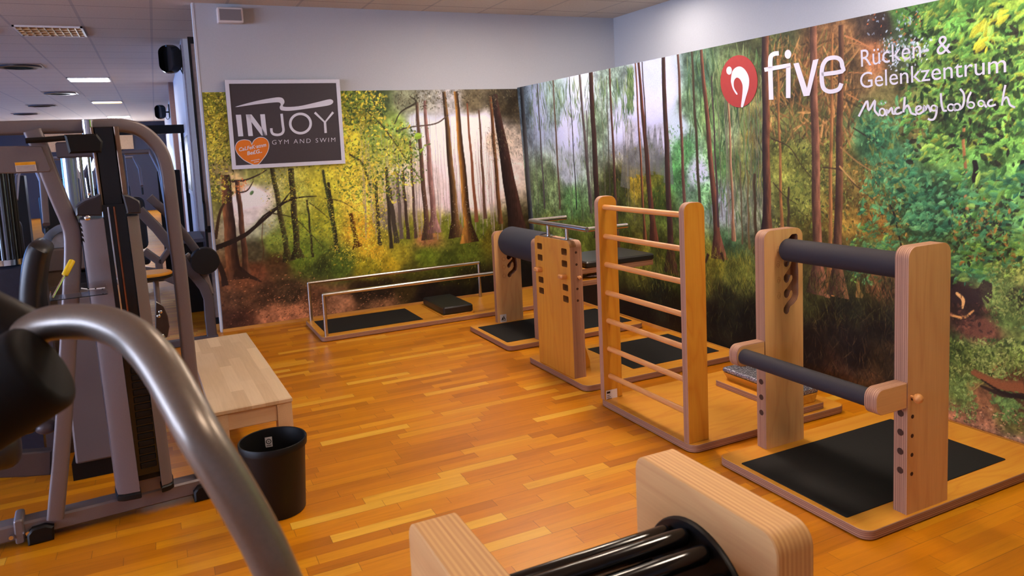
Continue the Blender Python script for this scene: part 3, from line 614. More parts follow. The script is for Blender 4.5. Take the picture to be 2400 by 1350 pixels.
rt.mott(0.5, 0.13, 20); rt.mott(0.4, 0.06, 21); rt.mott(0.30, 0.02, 22); rt.mott(0.24, 0.008, 23)
NE = [(70, 96, 64), (92, 116, 78), (112, 132, 92), (56, 78, 56), (126, 140, 104)]
def needles(n, reg, pal, ln=(0.03, 0.09), al=(0.35, 0.8), tilt=0.25):
    for i in range(n):
        u, z = rt.to(rng.uniform(reg[0], reg[2]), rng.uniform(reg[1], reg[3])); L = rng.uniform(*ln); a = -1.57+rng.normal(0, tilt); c = np.array(pal[rng.integers(len(pal))])*rng.uniform(0.8, 1.15)
        rt.blob(u, z, L, 0.004+0.05*L, a, c, rng.uniform(*al))
needles(330, (1240, 190, 1480, 300), NE); needles(140, (1280, 320, 1420, 470), NE, (0.02, 0.06)); needles(420, (1610, 120, 1800, 320), NE); needles(260, (1470, 160, 1485, 260), NE, (0.02, 0.06)); needles(220, (1660, 330, 1790, 520), NE)
rt.leaves(520, (1570, 300, 1690, 480), (0.008, 0.022), [(84, 132, 88), (108, 152, 104), (70, 108, 78)], (0.4, 0.8)); rt.leaves(420, (1440, 350, 1560, 480), (0.008, 0.026), [(140, 122, 44), (96, 102, 40), (62, 76, 34), (120, 112, 46)], (0.4, 0.8), (1.4, 0.3), 0.3)
for x, y in ((1465, 330), (1480, 305), (1500, 300), (1520, 298), (1535, 292), (1548, 300), (1567, 320)):      # spruce tips in the mist
    rt.poly([(x, y), (x, y+60), (x, y+110)], [2, 26, 40], (104, 106, 110), 0.6)
for i in range(60):
    x = rng.uniform(1235, 1480) if i < 30 else rng.uniform(1680, 1790); c = rng.uniform(0.7, 1.1); rt.trunk(x, 230+0*i, x+10, rng.uniform(450, 560), 1.2, 2.6, (118*c, 112*c, 106*c), al=0.6)
needles(700, (1800, 90, 2000, 330), [(150, 116, 72), (120, 92, 58), (92, 100, 60), (70, 62, 44), (172, 134, 88)], (0.02, 0.09), (0.3, 0.8), 0.7)
rt.leaves(1500, (1800, 330, 1990, 540), (0.006, 0.018), [(130, 138, 72), (104, 118, 60), (150, 152, 84), (78, 92, 50), (66, 70, 44)], (0.4, 0.9))
rt.leaves(1100, (1990, 380, 2120, 580), (0.005, 0.018), [(150, 122, 62), (120, 104, 58), (92, 96, 56), (170, 140, 80), (70, 62, 40)], (0.4, 0.9))
TR = [(1222, 200, 1254, 660, 19, 30, (46, 46, 48), (92, 96, 98)), (1259, 198, 1277, 490, 5, 9, (88, 84, 84), None), (1296, 190, 1313, 490, 6, 8, (98, 82, 72), None), (1334, 180, 1352, 490, 3, 5, (46, 46, 54), None), (1358, 175, 1386, 500, 9, 14, (70, 62, 62), (100, 92, 92)),
      (1375, 260, 1380, 480, 3, 4, (80, 74, 74), None), (1384, 168, 1404, 560, 18, 26, (44, 32, 32), (72, 50, 44)), (1421, 180, 1430, 460, 3, 4, (70, 66, 56), None), (1428, 160, 1450, 610, 7, 13, (66, 46, 42), (100, 72, 60)), (1489, 148, 1512, 570, 5, 10, (60, 40, 34), (150, 100, 66)),
      (1496, 146, 1534, 575, 9, 25, (58, 38, 32), (110, 70, 52)), (1505, 146, 1524, 480, 4, 7, (64, 50, 48), None), (1554, 135, 1574, 640, 14, 25, (50, 38, 36), (84, 60, 54)), (1589, 126, 1605, 500, 8, 12, (76, 52, 48), (120, 92, 80)), (1621, 118, 1641, 500, 7, 11, (70, 62, 50), None),
      (1643, 114, 1686, 606, 10, 24, (66, 46, 40), (128, 90, 72)), (1668, 180, 1684, 530, 4, 7, (74, 60, 64), None), (1706, 200, 1720, 560, 6, 10, (104, 78, 64), (176, 146, 116)), (1735, 380, 1740, 570, 3, 4, (96, 86, 66), None), (1752, 400, 1756, 580, 4, 6, (104, 92, 66), None), (1768, 410, 1772, 590, 8, 10, (72, 62, 46), None),
      (1793, 85, 1798, 560, 22, 28, (46, 36, 38), (122, 84, 60)), (1822, 140, 1833, 560, 6, 10, (110, 82, 58), (160, 118, 72)), (1848, 440, 1848, 560, 6, 9, (70, 62, 46), None), (1905, 62, 1918, 690, 20, 30, (74, 56, 48), (150, 108, 84)), (1951, 80, 1944, 690, 7, 13, (112, 84, 56), (168, 124, 78)),
      (1972, 60, 1962, 694, 14, 28, (66, 50, 42), (124, 92, 66)), (2010, 590, 2012, 690, 8, 9, (150, 122, 76), None), (2030, 590, 2032, 680, 6, 6, (120, 92, 60), None), (2258, 300, 2268, 560, 7, 9, (150, 110, 74), (176, 132, 88)), (2286, 380, 2284, 480, 12, 12, (46, 40, 34), None), (2396, 380, 2398, 460, 12, 12, (40, 40, 36), None)]
for a in TR: rt.trunk(*a[:6], a[6], a[7], flare=a[5]*1.5 if a[3] > 595 else (a[5]*0.7 if a[3] > 550 else 0), side=-1)
for p, wd, c in (([(1808, 325), (1850, 345), (1880, 390), (1910, 425)], [3, 2.5, 2, 1], (60, 48, 38)), ([(1812, 428), (1840, 460), (1870, 480)], [2.5, 2, 1], (60, 48, 38)), ([(1930, 392), (1975, 400), (2000, 430), (2050, 470), (2085, 500)], [3, 3, 2.5, 2.5, 1.5], (70, 54, 42)),
                 ([(1970, 345), (2010, 380), (2060, 410), (2090, 430)], [3, 3, 2, 1], (150, 120, 80)), ([(1968, 390), (1990, 415), (2005, 430)], [4, 3, 2], (178, 146, 96)), ([(2000, 300), (2040, 325), (2075, 350)], [3, 3, 2], (56, 46, 38)), ([(2080, 470), (2095, 500), (2104, 540), (2112, 575)], [3, 5, 5, 4], (44, 38, 32)),
                 ([(1980, 84), (2010, 96), (2060, 125), (2090, 150)], [4, 3, 3, 1], (176, 126, 86)), ([(1985, 100), (2040, 110), (2065, 140)], [2, 2, 1], (170, 124, 84)), ([(1990, 170), (2040, 170), (2080, 160)], [2, 2, 1], (166, 120, 80)), ([(1985, 220), (2020, 240), (2050, 270)], [3, 2, 1], (170, 126, 84)),
                 ([(2210, 80), (2205, 50), (2195, 90)], [2, 2, 1], (60, 50, 40)), ([(2330, 140), (2318, 110), (2310, 80)], [2, 2, 1], (60, 60, 40)), ([(2240, 320), (2300, 305), (2360, 296), (2400, 290)], [3, 3, 2, 2], (84, 64, 46)), ([(2240, 215), (2300, 200), (2360, 150), (2400, 120)], [3, 3, 3, 2], (104, 82, 52)),
                 ([(2330, 600), (2325, 580), (2340, 555), (2370, 535)], [5, 4, 3, 2], (84, 58, 44)), ([(2282, 470), (2310, 430), (2400, 418)], [2, 2, 2], (70, 52, 42)), ([(2262, 930), (2300, 900), (2335, 880), (2345, 850)], [2, 2, 2, 2], (150, 140, 84)), ([(2255, 540), (2262, 590), (2275, 600)], [4, 4, 3], (150, 92, 60))):
    rt.poly(p, wd, c)
BL = [(74, 128, 92), (92, 146, 102), (60, 106, 80), (110, 158, 108)]; LG_ = [(104, 150, 78), (128, 168, 84), (84, 126, 66), (150, 180, 92), (70, 106, 60)]
rt.leaves(620, (2020, 240, 2180, 520), (0.012, 0.034), BL+[(120, 128, 70)], (0.6, 1), None, 0.45, 0.5); rt.leaves(260, (1990, 530, 2095, 660), (0.012, 0.03), BL+LG_[:2], (0.5, 0.95), (0.3, 0.5), 0.4, 0.5)
rt.leaves(1500, (2120, 0, 2400, 380), (0.010, 0.034), LG_+[(150, 160, 70)], (0.55, 1), (0.5, 0.5), 0.42, 0.5); rt.leaves(520, (2120, 20, 2400, 380), (0.012, 0.034), [(40, 56, 34), (56, 76, 40), (48, 44, 34)], (0.5, 0.9))
rt.leaves(45, (2280, 30, 2400, 110), (0.02, 0.05), [(150, 190, 96), (196, 196, 70), (170, 186, 84)], (0.7, 1), (0.7, 0.5), 0.42, 0.6); rt.leaves(160, (2070, 90, 2180, 160), (0.005, 0.014), [(190, 200, 220), (170, 186, 206)]); rt.leaves(120, (2040, 30, 2150, 130), (0.005, 0.014), [(160, 176, 196), (190, 120, 80)])
rt.leaves(520, (2100, 400, 2260, 570), (0.014, 0.036), BL+[(50, 70, 50)], (0.5, 1), (0.3, 0.5), 0.45, 0.5); rt.leaves(620, (2230, 400, 2400, 660), (0.014, 0.042), LG_+BL, (0.55, 1), (0.3, 0.5), 0.45, 0.5); rt.leaves(320, (2230, 470, 2400, 620), (0.006, 0.02), [(50, 54, 38), (40, 44, 34), (150, 112, 60)], (0.5, 0.9))
rt.leaves(700, (2320, 620, 2400, 760), (0.006, 0.016), [(140, 150, 88), (112, 130, 74), (90, 108, 60)]); rt.leaves(1200, (2230, 800, 2400, 890), (0.006, 0.017), [(130, 146, 84), (104, 122, 66), (150, 160, 100), (70, 86, 48)]); rt.leaves(260, (2225, 880, 2280, 980), (0.007, 0.018), [(112, 132, 76), (90, 110, 60), (130, 150, 90)]); rt.leaves(150, (2330, 920, 2400, 990), (0.01, 0.026), [(88, 114, 68), (110, 136, 78)])
rt.poly([(2228, 700), (2255, 690), (2300, 695), (2315, 660)], [20, 50, 40, 20], (58, 44, 42), 0.8); rt.poly([(2243, 688), (2257, 702), (2256, 722)], [7, 8, 4], (206, 166, 112)); rt.poly([(2228, 738), (2258, 744), (2282, 728)], [5, 6, 3], (196, 150, 96)); rt.poly([(2260, 770), (2300, 770), (2320, 760)], [30, 44, 30], (112, 76, 60), 0.8)
rt.poly([(2280, 870), (2340, 900), (2400, 905)], [14, 22, 26], (128, 88, 62), 0.85); rt.poly([(2300, 905), (2350, 925), (2400, 928)], [6, 10, 12], (58, 44, 36)); rt.leaves(500, (2225, 960, 2400, 1060), (0.004, 0.012), [(180, 136, 104), (120, 86, 64), (206, 166, 132), (70, 50, 42)], (0.4, 0.9), (0.1, 0.4), 0.35)
rt.leaves(1500, (2400, -60, 2950, 900), (0.014, 0.042), LG_+BL+[(50, 64, 38)], (0.55, 1), (0.3, 0.5), 0.45, 0.5); rt.poly([(2280, 874), (2340, 902), (2400, 910)], [10, 18, 22], (140, 94, 64), 0.9); rt.poly([(2300, 890), (2350, 920), (2400, 932)], [3, 7, 9], (46, 34, 30)); rt.leaves(160, (2228, 690, 2330, 790), (0.006, 0.018), [(96, 64, 52), (130, 90, 70), (50, 40, 36)], (0.3, 0.7))
def grass(n, reg, pal, ln=(0.015, 0.05), al=(0.25, 0.6)):
    for i in range(n):
        u, z = rt.to(rng.uniform(reg[0], reg[2]), rng.uniform(reg[1], reg[3])); rt.blob(u, z, rng.uniform(*ln), 0.0035, 1.57+rng.normal(0, 0.5), np.array(pal[rng.integers(len(pal))])*rng.uniform(0.8, 1.2), rng.uniform(*al))
grass(900, (1250, 480, 1480, 600), [(96, 120, 56), (70, 90, 44), (120, 136, 70), (50, 60, 34)]); grass(1300, (1480, 580, 1800, 680), [(120, 122, 52), (84, 96, 44), (60, 74, 36), (140, 136, 66)]); grass(900, (1500, 660, 1780, 790), [(54, 62, 34), (36, 40, 26), (20, 20, 18), (84, 84, 52)])
grass(900, (1870, 640, 2100, 760), [(70, 72, 40), (50, 52, 32), (34, 32, 24), (96, 92, 54)]); grass(500, (1880, 740, 2100, 900), [(60, 50, 36), (24, 20, 18), (90, 74, 50), (18, 16, 16)])
for x, y in ((1660, 615), (1690, 612)): rt.poly([(x, y-20), (x+6*(1 if x > 1670 else -1), y)], [10, 4], (60, 44, 36))
def mural(name, cv, label, fix, gain=1.85, power=1.22):
    ny, nx = cv.U.shape; col = np.clip(cv.a, 0.02, 1); l = np.where(col <= 0.04045, col/12.92, ((col+0.055)/1.055)**2.4)**power*gain; l = np.minimum(l, 0.9)
    if fix == 'y': co = np.stack([cv.U, np.full(cv.U.shape, YM), cv.Z], -1); org = (2.07, YM, 1.1)
    else: co = np.stack([XM-LEAN*cv.Z, -cv.U, cv.Z], -1); org = (XM, 3.0, 1.1)
    i = np.arange(ny*nx).reshape(ny, nx); q = np.stack([i[:-1, :-1], i[:-1, 1:], i[1:, 1:], i[1:, :-1]], -1).reshape(-1, 4)
    me = bpy.data.meshes.new('printed_picture'); me.vertices.add(ny*nx); me.loops.add(q.size); me.polygons.add(len(q))
    me.vertices.foreach_set('co', (co-np.array(org)).ravel().astype(np.float32)); me.loops.foreach_set('vertex_index', q.ravel().astype(np.int32))
    me.polygons.foreach_set('loop_start', np.arange(0, q.size, 4, dtype=np.int32)); me.update(calc_edges=True)
    at = me.color_attributes.new('print', 'FLOAT_COLOR', 'POINT'); at.data.foreach_set('color', np.concatenate([l, np.ones((ny, nx, 1))], -1).ravel().astype(np.float32))
    t = NT('forest_print_'+fix); c = t.n('ShaderNodeAttribute', attribute_name='print').outputs['Color']; n = t.noise(t.coords(), 190, 3, 0.7)
    c = t.mix(1.0, c, t.ramp(n, [(0.3, (0.8, 0.8, 0.79)), (0.7, (1.18, 1.18, 1.19))]), 'MULTIPLY'); t.link(c, t.b.inputs['Base Color']); t.b.inputs['Roughness'].default_value = 0.5; t.b.inputs['Specular IOR Level'].default_value = 0.25
    me.materials.append(t.m)
    th = thing('forest_mural', label, 'mural', org); o = bpy.data.objects.new('printed_picture', me); COL.objects.link(o); o.parent = th
    return th
mb_ = mural('forest_mural', bk, 'printed forest mural with low sun between the trunks on the back wall', 'y')
MB().box(0.435, XM, YM+0.001, YB-0.0005, 0.031, 2.208).build('backing_panel', PAINTC, mb_, 0)
mr_ = mural('forest_mural', rt, 'long printed forest mural with green leaves behind the wooden stations, white lettering across its top', 'x', 1.45, 1.22)
MB().prism([(XM+0.0005, 0.031), (3.7210, 0.031), (3.7210-LEAN*2.19, 2.218), (XM+0.0005-LEAN*2.19, 2.218)], 'y', -1.1, YM-0.002).build('backing_panel', PAINTC, mr_, 0)
# ---- lettering on the right mural
XT = 'L'; NX = (-1, 0, -LEAN)
def z3(x, y): return U(1640+x/3.158, 60+y/3.158, x=XT)+Vector((-0.001, 0, 0))
def ell(cx, cy, rx, ry, n=40): return [(cx+rx*math.cos(2*math.pi*i/n), cy+ry*math.sin(2*math.pi*i/n)) for i in range(n)]
MB().slab([z3(*p) for p in ell(293, 412, 137, 193, 56)], NX, 0.002).build('emblem_disc', mat('brick_red_vinyl', (152, 50, 44), 0.5, 0, 0.04), mr_, 0)['label'] = 'brick red round emblem'
b = MB().slab([z3(*p)+Vector((-0.0022, 0, 0)) for p in ell(221, 333, 20, 30, 24)], NX, 0.0015)
b.slab([z3(*p)+Vector((-0.0022, 0, 0)) for p in smoothpath([(235, 400), (245, 340), (275, 308), (310, 305), (345, 335), (368, 390), (365, 460), (345, 530), (325, 598), (309, 598), (316, 540), (322, 470), (318, 430), (300, 395), (277, 385), (259, 405), (255, 440), (262, 470), (283, 504), (274, 509), (250, 470), (238, 430)], 4, True)], NX, 0.0015)
b.build('emblem_figure', WHITE, mr_, 0)['label'] = 'white bent figure with a round head'
b = MB()
def S3(pts, w, closed=False, sm=0):
    if sm: pts = smoothpath(pts, sm, closed)
    stroke(b, pts, w, z3, NX, 0.003, closed)
S3([(588, 205), (556, 208), (533, 224), (526, 252), (525, 310), (532, 548)], 33, sm=3); S3([(482, 327), (676, 292)], 31); S3([(659, 300), (658, 536)], 33)
b.slab([z3(*p) for p in ell(656, 212, 24, 33, 28)], NX, 0.003)
b.slab([z3(*p) for p in ((697, 281), (735, 274), (797, 465), (842, 255), (883, 246), (815, 518), (772, 523))], NX, 0.003)
S3([(905, 362), (1056, 338), (1058, 300), (1050, 262), (1024, 240), (985, 237), (944, 250), (916, 290), (906, 345), (908, 420), (922, 466), (956, 487), (1000, 484), (1036, 466), (1052, 428)], 31, sm=3)
b.build('five_lettering', WHITE, mr_, 0)
b = MB(); up1 = U(2018.5, 118, x=XT)-U(2020, 157, x=XT); up2 = U(2017, 172, x=XT)-U(2019, 208, x=XT); LV = Vector((-LEAN, 0, 1)).normalized(); up1 = LV*up1.length; up2 = LV*up2.length
text_fit(b, 'R\u00fccken-', U(2019, 156.5, x=XT), U(2178, 131, x=XT), up1, NX, 0.002, 0.0); text_fit(b, '&', U(2196, 129, x=XT), U(2230, 123.5, x=XT), up1, NX, 0.002, 0.0)
text_fit(b, 'Gelenkzentrum', U(2017, 207, x=XT), U(2359, 169, x=XT), up2, NX, 0.002, 0.0)
b.build('printed_lettering', WHITE, mr_, 0)
b = MB()
for pts in ([(1180, 672), (1212, 610), (1243, 558), (1254, 628), (1300, 553), (1298, 625), (1332, 668)], [(1345, 577), (1350, 574)], [(1374, 572), (1379, 569)], [(1384, 668), (1388, 622), (1398, 646), (1422, 608), (1432, 650), (1452, 650)],
            [(1482, 606), (1460, 612), (1448, 638), (1465, 654), (1500, 640)], [(1521, 528), (1516, 590), (1510, 642)], [(1513, 622), (1540, 590), (1556, 615), (1570, 648), (1608, 660)], [(1606, 632), (1640, 612), (1630, 596), (1608, 606), (1606, 640), (1626, 654), (1656, 636)],
            [(1658, 642), (1664, 592), (1672, 628), (1690, 590), (1704, 616), (1714, 640)], [(1757, 598), (1754, 650), (1738, 690), (1710, 697), (1692, 688)], [(1788, 500), (1792, 570), (1806, 626), (1832, 630)], [(1884, 588), (1886, 612), (1898, 632)],
            [(1930, 468), (1955, 500), (1960, 550), (1948, 600), (1925, 622)], [(2012, 490), (1990, 540), (1984, 596)], [(2106, 566), (2112, 586), (2128, 606)], [(2172, 548), (2148, 556), (2136, 580), (2154, 596), (2194, 584)], [(2266, 440), (2252, 510), (2240, 592)], [(2244, 562), (2270, 530), (2286, 545), (2300, 586), (2338, 606)]):
    S3(pts, 15, sm=4)
for e in ((1354, 640, 20, 26), (1736, 610, 19, 20), (1862, 606, 22, 24), (1908, 602, 23, 24), (2010, 588, 25, 22), (2086, 576, 21, 22)): S3(ell(*e, 24), 12, True)
b.build('script_lettering', WHITE, mr_, 0)['label'] = 'white handwritten town name'
# ------------------------------------------------------------------ dark sign on the back wall
YS = YB-0.05
sg = thing('wall_sign', 'dark square sign in a white frame with an orange heart, on the back wall', 'sign', (1.2, YS, 1.9))
def q7(x, y, d=0.0): return U(520+x/6.137, 180+y/6.137, y=YS-d)
p = q7(22, 45); q = q7(1775, 1240); bl = q7(165, 1340)
sx0, sx1, sz0, sz1 = (p.x+bl.x)/2, q7(1690, 35).x*0.5+q.x*0.5, (bl.z+q.z)/2, p.z
MB().box(sx0, sx1, YS, YB-0.02, sz0, sz1).build('board', mat('charcoal_sign_face', (52, 45, 53), 0.55, 0, 0.05), sg, 0)
fw = 0.035; b = MB()
for a in ((sx0, sx1, sz1-fw, sz1), (sx0, sx1, sz0, sz0+fw), (sx0, sx0+fw, sz0+fw, sz1-fw), (sx1-fw, sx1, sz0+fw, sz1-fw)): b.box(a[0], a[1], YS-0.006, YS-0.0002, a[2], a[3])
b.build('frame', WHITE, sg, 0)
MB().rod((sx1-0.2, YB-0.02, sz1-0.4), (sx1-0.2, YB-0.001, sz1-0.4), 0.02).rod((sx0+0.2, YB-0.02, sz1-0.4), (sx0+0.2, YB-0.001, sz1-0.4), 0.02).build('spacer', STEEL, sg)
NY = (0, -1, 0); b = MB(); Q = lambda x, y: q7(x, y, 0.0002)
for P in ([(200, 547), (275, 545), (308, 855), (236, 858)], [(345, 543), (412, 542), (447, 850), (381, 853)], [(345, 543), (425, 541), (651, 842), (572, 846)], [(550, 540), (617, 538), (651, 842), (585, 845)],
          smoothpath([(190, 435), (480, 352), (760, 300), (850, 299), (888, 325), (900, 370), (886, 430), (1100, 424), (1350, 370), (1530, 326), (1585, 332), (1601, 362), (1575, 395), (1500, 418), (1250, 455), (1000, 487), (880, 486), (842, 470), (832, 435), (846, 400), (826, 370), (740, 370), (480, 398)], 4, True)):
    b.slab([Q(*v) for v in P], NY, 0.003)
def S7(pts, w, closed=False, sm=0): stroke(b, smoothpath(pts, sm, closed) if sm else pts, w, Q, NY, 0.003, closed)
S7([(858, 532), (876, 690), (886, 768), (868, 812), (828, 832), (778, 834), (734, 820), (714, 785), (711, 740)], 36, sm=3); S7(ell(1130, 672, 147, 139, 48), 36, True); S7([(1336, 514), (1482, 655), (1600, 510)], 32); S7([(1481, 645), (1493, 808)], 34)
b.build('name_lettering', WHITE, sg, 0)
b = MB(); text_fit(b, 'GYM AND SWIM', Q(722, 975), Q(1630, 934), Q(722, 912)-Q(722, 975), NY, 0.002, -0.012, 1.35); b.build('small_lettering', WHITE, sg, 0)
hp = smoothpath([(431, 966), (418, 932), (380, 908), (305, 902), (228, 930), (190, 1000), (198, 1062), (250, 1142), (350, 1222), (500, 1273), (600, 1178), (662, 1080), (682, 985), (660, 912), (602, 870), (530, 868), (470, 900), (441, 940)], 4, True)
b = MB(); b.slab([q7(*v, 0.0005) for v in hp], NY, 0.002); b.slab([q7(*v, 0.0027) for v in inset(hp, 9)], NY, 0.001, 1)
ht = b.build('heart_sticker', [WHITE, mat('orange_sticker', (214, 112, 10), 0.5, 0, 0.04)], sg, 0); ht['label'] = 'orange heart-shaped sticker'
b = MB(); V = lambda x, y: q7(x, y, 0.0038)
text_fit(b, 'CaLFeK\u00b7atnm', V(246, 1073), V(637, 1000), V(246, 1022)-V(246, 1073), NY, 0.001, 0.02); text_fit(b, 'Be\u00a3G..', V(366, 1128), V(578, 1090), V(366, 1075)-V(366, 1128), NY, 0.001, 0.02)
for y0, x0, x1 in ((1215, 420, 545), (1235, 465, 522)):
    x = x0
    while x < x1: b.slab([V(x, y0-(x-x0)*0.19), V(x+9, y0-2-(x-x0)*0.19), V(x+8, y0-14-(x-x0)*0.19), V(x-1, y0-12-(x-x0)*0.19)], NY, 0.001); x += 14
b.build('sticker_lettering', WHITE, ht, 0)
# ------------------------------------------------------------------ wooden training stations along the right mural
BT = 0.043
def base(parent, x0, x1, y0, y1, r=0.05, z1=BT, W=W):
    b = MB().prism(rr(x0, y0, x1, y1, r, 6), 'z', 0.004, z1, 0, 1, 0.003); return b.build('base_board', [W['x'], E['zx']], parent)
def mat_on(parent, x0, x1, y0, y1, z=BT, r=0.008, name='floor_mat'):
    return MB().prism(rr(x0, y0, x1, y1, r, 3), 'z', z-0.002, z+0.003, 0, 0, 0.001).build(name, MATB, parent)
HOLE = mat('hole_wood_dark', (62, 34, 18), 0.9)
POCKET_SHADE = wood('pocket_shade_wood', (134, 84, 40), (96, 58, 28), 'z', 0.7)  # pocket backs: shade of the deep slot put into a darker wood colour
def hooks(y, pts, ox, oy, sc):
    out = []
    for a in pts: p = U(ox+a[0]/sc, oy+a[1]/sc, y=y); out.append((p.x, p.z))
    return out
# -- padded bar station, nearest on the right
YP0, YP1, YQ0, YQ1 = 1.895, 1.955, 2.655, 2.715            # near post, far post
PX0, PX1, PZ = 2.602, 2.855, 1.133
st = thing('padded_bar_station', 'birch frame with two black padded bars between posts, nearest station at right', 'exercise station', (3.0, 2.3, 0))
base(st, 2.355, 3.66, 1.88, 2.70+0.03, W=W); mat_on(st, 2.385, 3.435, 2.0, 2.60)
slot = hooks(YQ0, [(580, 185), (605, 178), (632, 184), (646, 205), (649, 300), (650, 560), (656, 620), (656, 900), (640, 960), (600, 1010), (562, 1040), (551, 1062), (545, 1100), (530, 1126), (510, 1132), (490, 1118), (482, 1090), (486, 1058), (502, 1028), (530, 985), (574, 930), (588, 892), (584, 858), (570, 850), (556, 868), (546, 908), (532, 934), (514, 944), (495, 930), (486, 905), (488, 870), (502, 846), (532, 812), (570, 750), (586, 712), (584, 680), (571, 671), (557, 690), (546, 734), (532, 758), (514, 767), (496, 754), (484, 726), (486, 690), (502, 662), (530, 620), (562, 570), (574, 520), (566, 500), (552, 520), (540, 556), (528, 575), (512, 580), (494, 568), (483, 540), (486, 500), (502, 470), (520, 430), (516, 400), (498, 388), (486, 360), (487, 305), (508, 272), (545, 235)], 1740, 510, 5.0)
slot = [(max(min(u, PX1-0.022), PX0+0.03), min(v, PZ-0.03)) for u, v in slot]
def post(parent, y0, y1, x0, x1, z0, z1, sl=None, face=1, holes=(), hz=0.014, r=0.045, W=W):
    """Plywood post standing on the base; an optional slot is pocketed into its y0 side (face -1) or y1 side."""
    out = rr(x0, z0, x1, z1, [0, 0, r, r], 6); m = MB()
    if sl: ym = y0+(y1-y0)*(0.88 if face < 0 else 0.12); m.holed(out, [sl], 'y', y0 if face < 0 else ym, ym if face < 0 else y1, 0, 1); m.prism(out, 'y', ym if face < 0 else y0, y1 if face < 0 else ym, 0, 1)
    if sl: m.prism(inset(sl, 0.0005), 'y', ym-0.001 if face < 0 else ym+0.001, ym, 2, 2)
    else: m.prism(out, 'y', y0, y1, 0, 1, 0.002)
    o = m.build('post', [W['z'], E['yz'], POCKET_SHADE], parent)
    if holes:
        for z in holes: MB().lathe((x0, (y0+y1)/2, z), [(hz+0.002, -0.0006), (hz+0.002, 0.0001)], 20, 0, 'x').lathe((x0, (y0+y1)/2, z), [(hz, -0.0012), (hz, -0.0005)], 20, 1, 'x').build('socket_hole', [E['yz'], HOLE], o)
    return o
fh = [U(*p, x=PX0).z for p in ((1784.5, 859.5), (1784.5, 894.8), (1785, 931), (1785.5, 967))]
nh = [U(2020+a/3.65, 860+c/3.65, x=PX0).z for a, c in ((330, 395), (328, 557), (327, 720), (326, 882))]
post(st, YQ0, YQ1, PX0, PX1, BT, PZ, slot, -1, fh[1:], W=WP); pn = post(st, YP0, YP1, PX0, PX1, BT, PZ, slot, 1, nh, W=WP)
h = MB()
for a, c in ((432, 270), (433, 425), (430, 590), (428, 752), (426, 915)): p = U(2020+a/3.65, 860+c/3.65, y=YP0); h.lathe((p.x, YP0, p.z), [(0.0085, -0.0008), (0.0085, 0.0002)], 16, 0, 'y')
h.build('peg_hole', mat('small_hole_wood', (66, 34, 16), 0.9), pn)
p = U(2020+482/3.65, 860+272/3.65, y=YP0-0.03)
k = MB(); k.rod((p.x, YP0+0.005, p.z), (p.x, YP0-0.03, p.z), 0.006); k.ball((p.x, YP0-0.03, p.z), 0.0195); k.build('ball_knob', RUNG, st)
hk = hooks(YQ0, [(508, 355)], 1740, 510, 5.0)[0]
AX = U(1848, 588, y=2.62).x; AZ = (U(1848, 560, y=2.62).z+U(1848, 611, y=2.62).z)/2; AR = (U(1856, 559, y=2.62).z-U(1856, 613, y=2.62).z)/2*0.97
b = MB().rod((AX+0.0, YP1+0.004, AZ), (AX, 2.635, AZ), AR, 32, 0, 0.012); b.build('padded_bar', FOAM, st)
MB().rod((AX-0.004, 1.97, AZ), (AX-0.004, YQ0+0.034, AZ), 0.013, 16).build('bar_axle', RUNG, st)
# lower bar on two brackets in front of the posts
bz = U(2120, 898, x=PX0, ).z; bz0 = U(2120, 953, x=PX0).z; bx = U(2049.6, 925, y=YP0).x+0.012
for y0, y1 in ((YP0+0.002, YP1-0.002), (YQ0+0.002, YQ1-0.002)):
    MB().prism(rr(bx, bz0-0.004, PX0-0.0005, bz+0.004, [0.04, 0, 0, 0.04], 6), 'y', y0, y1, 0, 1, 0.003).build('bar_bracket', [WP['x'], E['yz']], st)
cx, cz = bx+0.042, (bz+bz0)/2
MB().rod((cx, YP1-0.001, cz), (cx, YQ0+0.001, cz), 0.037, 32, 0, 0.006).build('padded_bar', FOAM, st)
# carved numerals beside the hooks
b = MB()
for k, (u, v) in enumerate(((422, 378), (422, 548), (428, 733), (430, 915))):
    pts = smoothpath([(u-14, v-30), (u+6, v-36), (u+16, v-14), (u+12, v+18), (u-4, v+36), (u-18, v+14), (u-12, v-10), (u+4, v-8), (u+8, v+10), (u-4, v+16)], 3)
    stroke(b, pts, 3.5, lambda x, y: U(1740+x/5, 510+y/5, y=YQ0-0.0004), (0, -1, 0), 0.0003)
b.build('carved_numeral', mat('carved_wood', (168, 116, 66), 0.6), st, 0)
# -- ladder station
LY0, LY1, LQ0, LQ1, LX0, LX1, LZ = 2.906, 2.946, 3.694, 3.734, 2.312, 2.455, 1.278
st = thing('ladder_station', 'tall birch wall-bar ladder with seven dowel rungs standing on a plywood base', 'exercise station', (2.9, 3.3, 0))
base(st, 2.318, 3.42, 2.872, 3.742)
for y0, y1 in ((LQ0, LQ1), (LY0, LY1)): post(st, y0, y1, LX0+0.012, LX1, BT, LZ, r=0.045)
for k in range(7):
    a = U(1340+(175, 178, 183, 188, 192, 200, 205)[k]/2.109, 440+(93, 237, 376, 515, 653, 791, 925)[k]/2.109, y=LQ0)
    MB().rod((2.37, LY1-0.006, a.z-0.002), (2.37, LQ0+0.006, a.z-0.002), 0.0155, 18).build('rung', RUNG, st)
p0, p1 = U(1420.5, 916, y=LQ0-0.001), U(1447, 935, y=LQ0-0.001)
s = MB().box(p0.x, p1.x, LQ0-0.0015, LQ0-0.0002, p1.z, p0.z).build('paper_label', WHITEP, st, 0); s['label'] = 'white paper label'
wd, hg = p1.x-p0.x, p0.z-p1.z; b = MB().box(p0.x+0.06*wd, p0.x+0.36*wd, LQ0-0.0019, LQ0-0.0014, p0.z-0.3*hg, p0.z-0.12*hg)
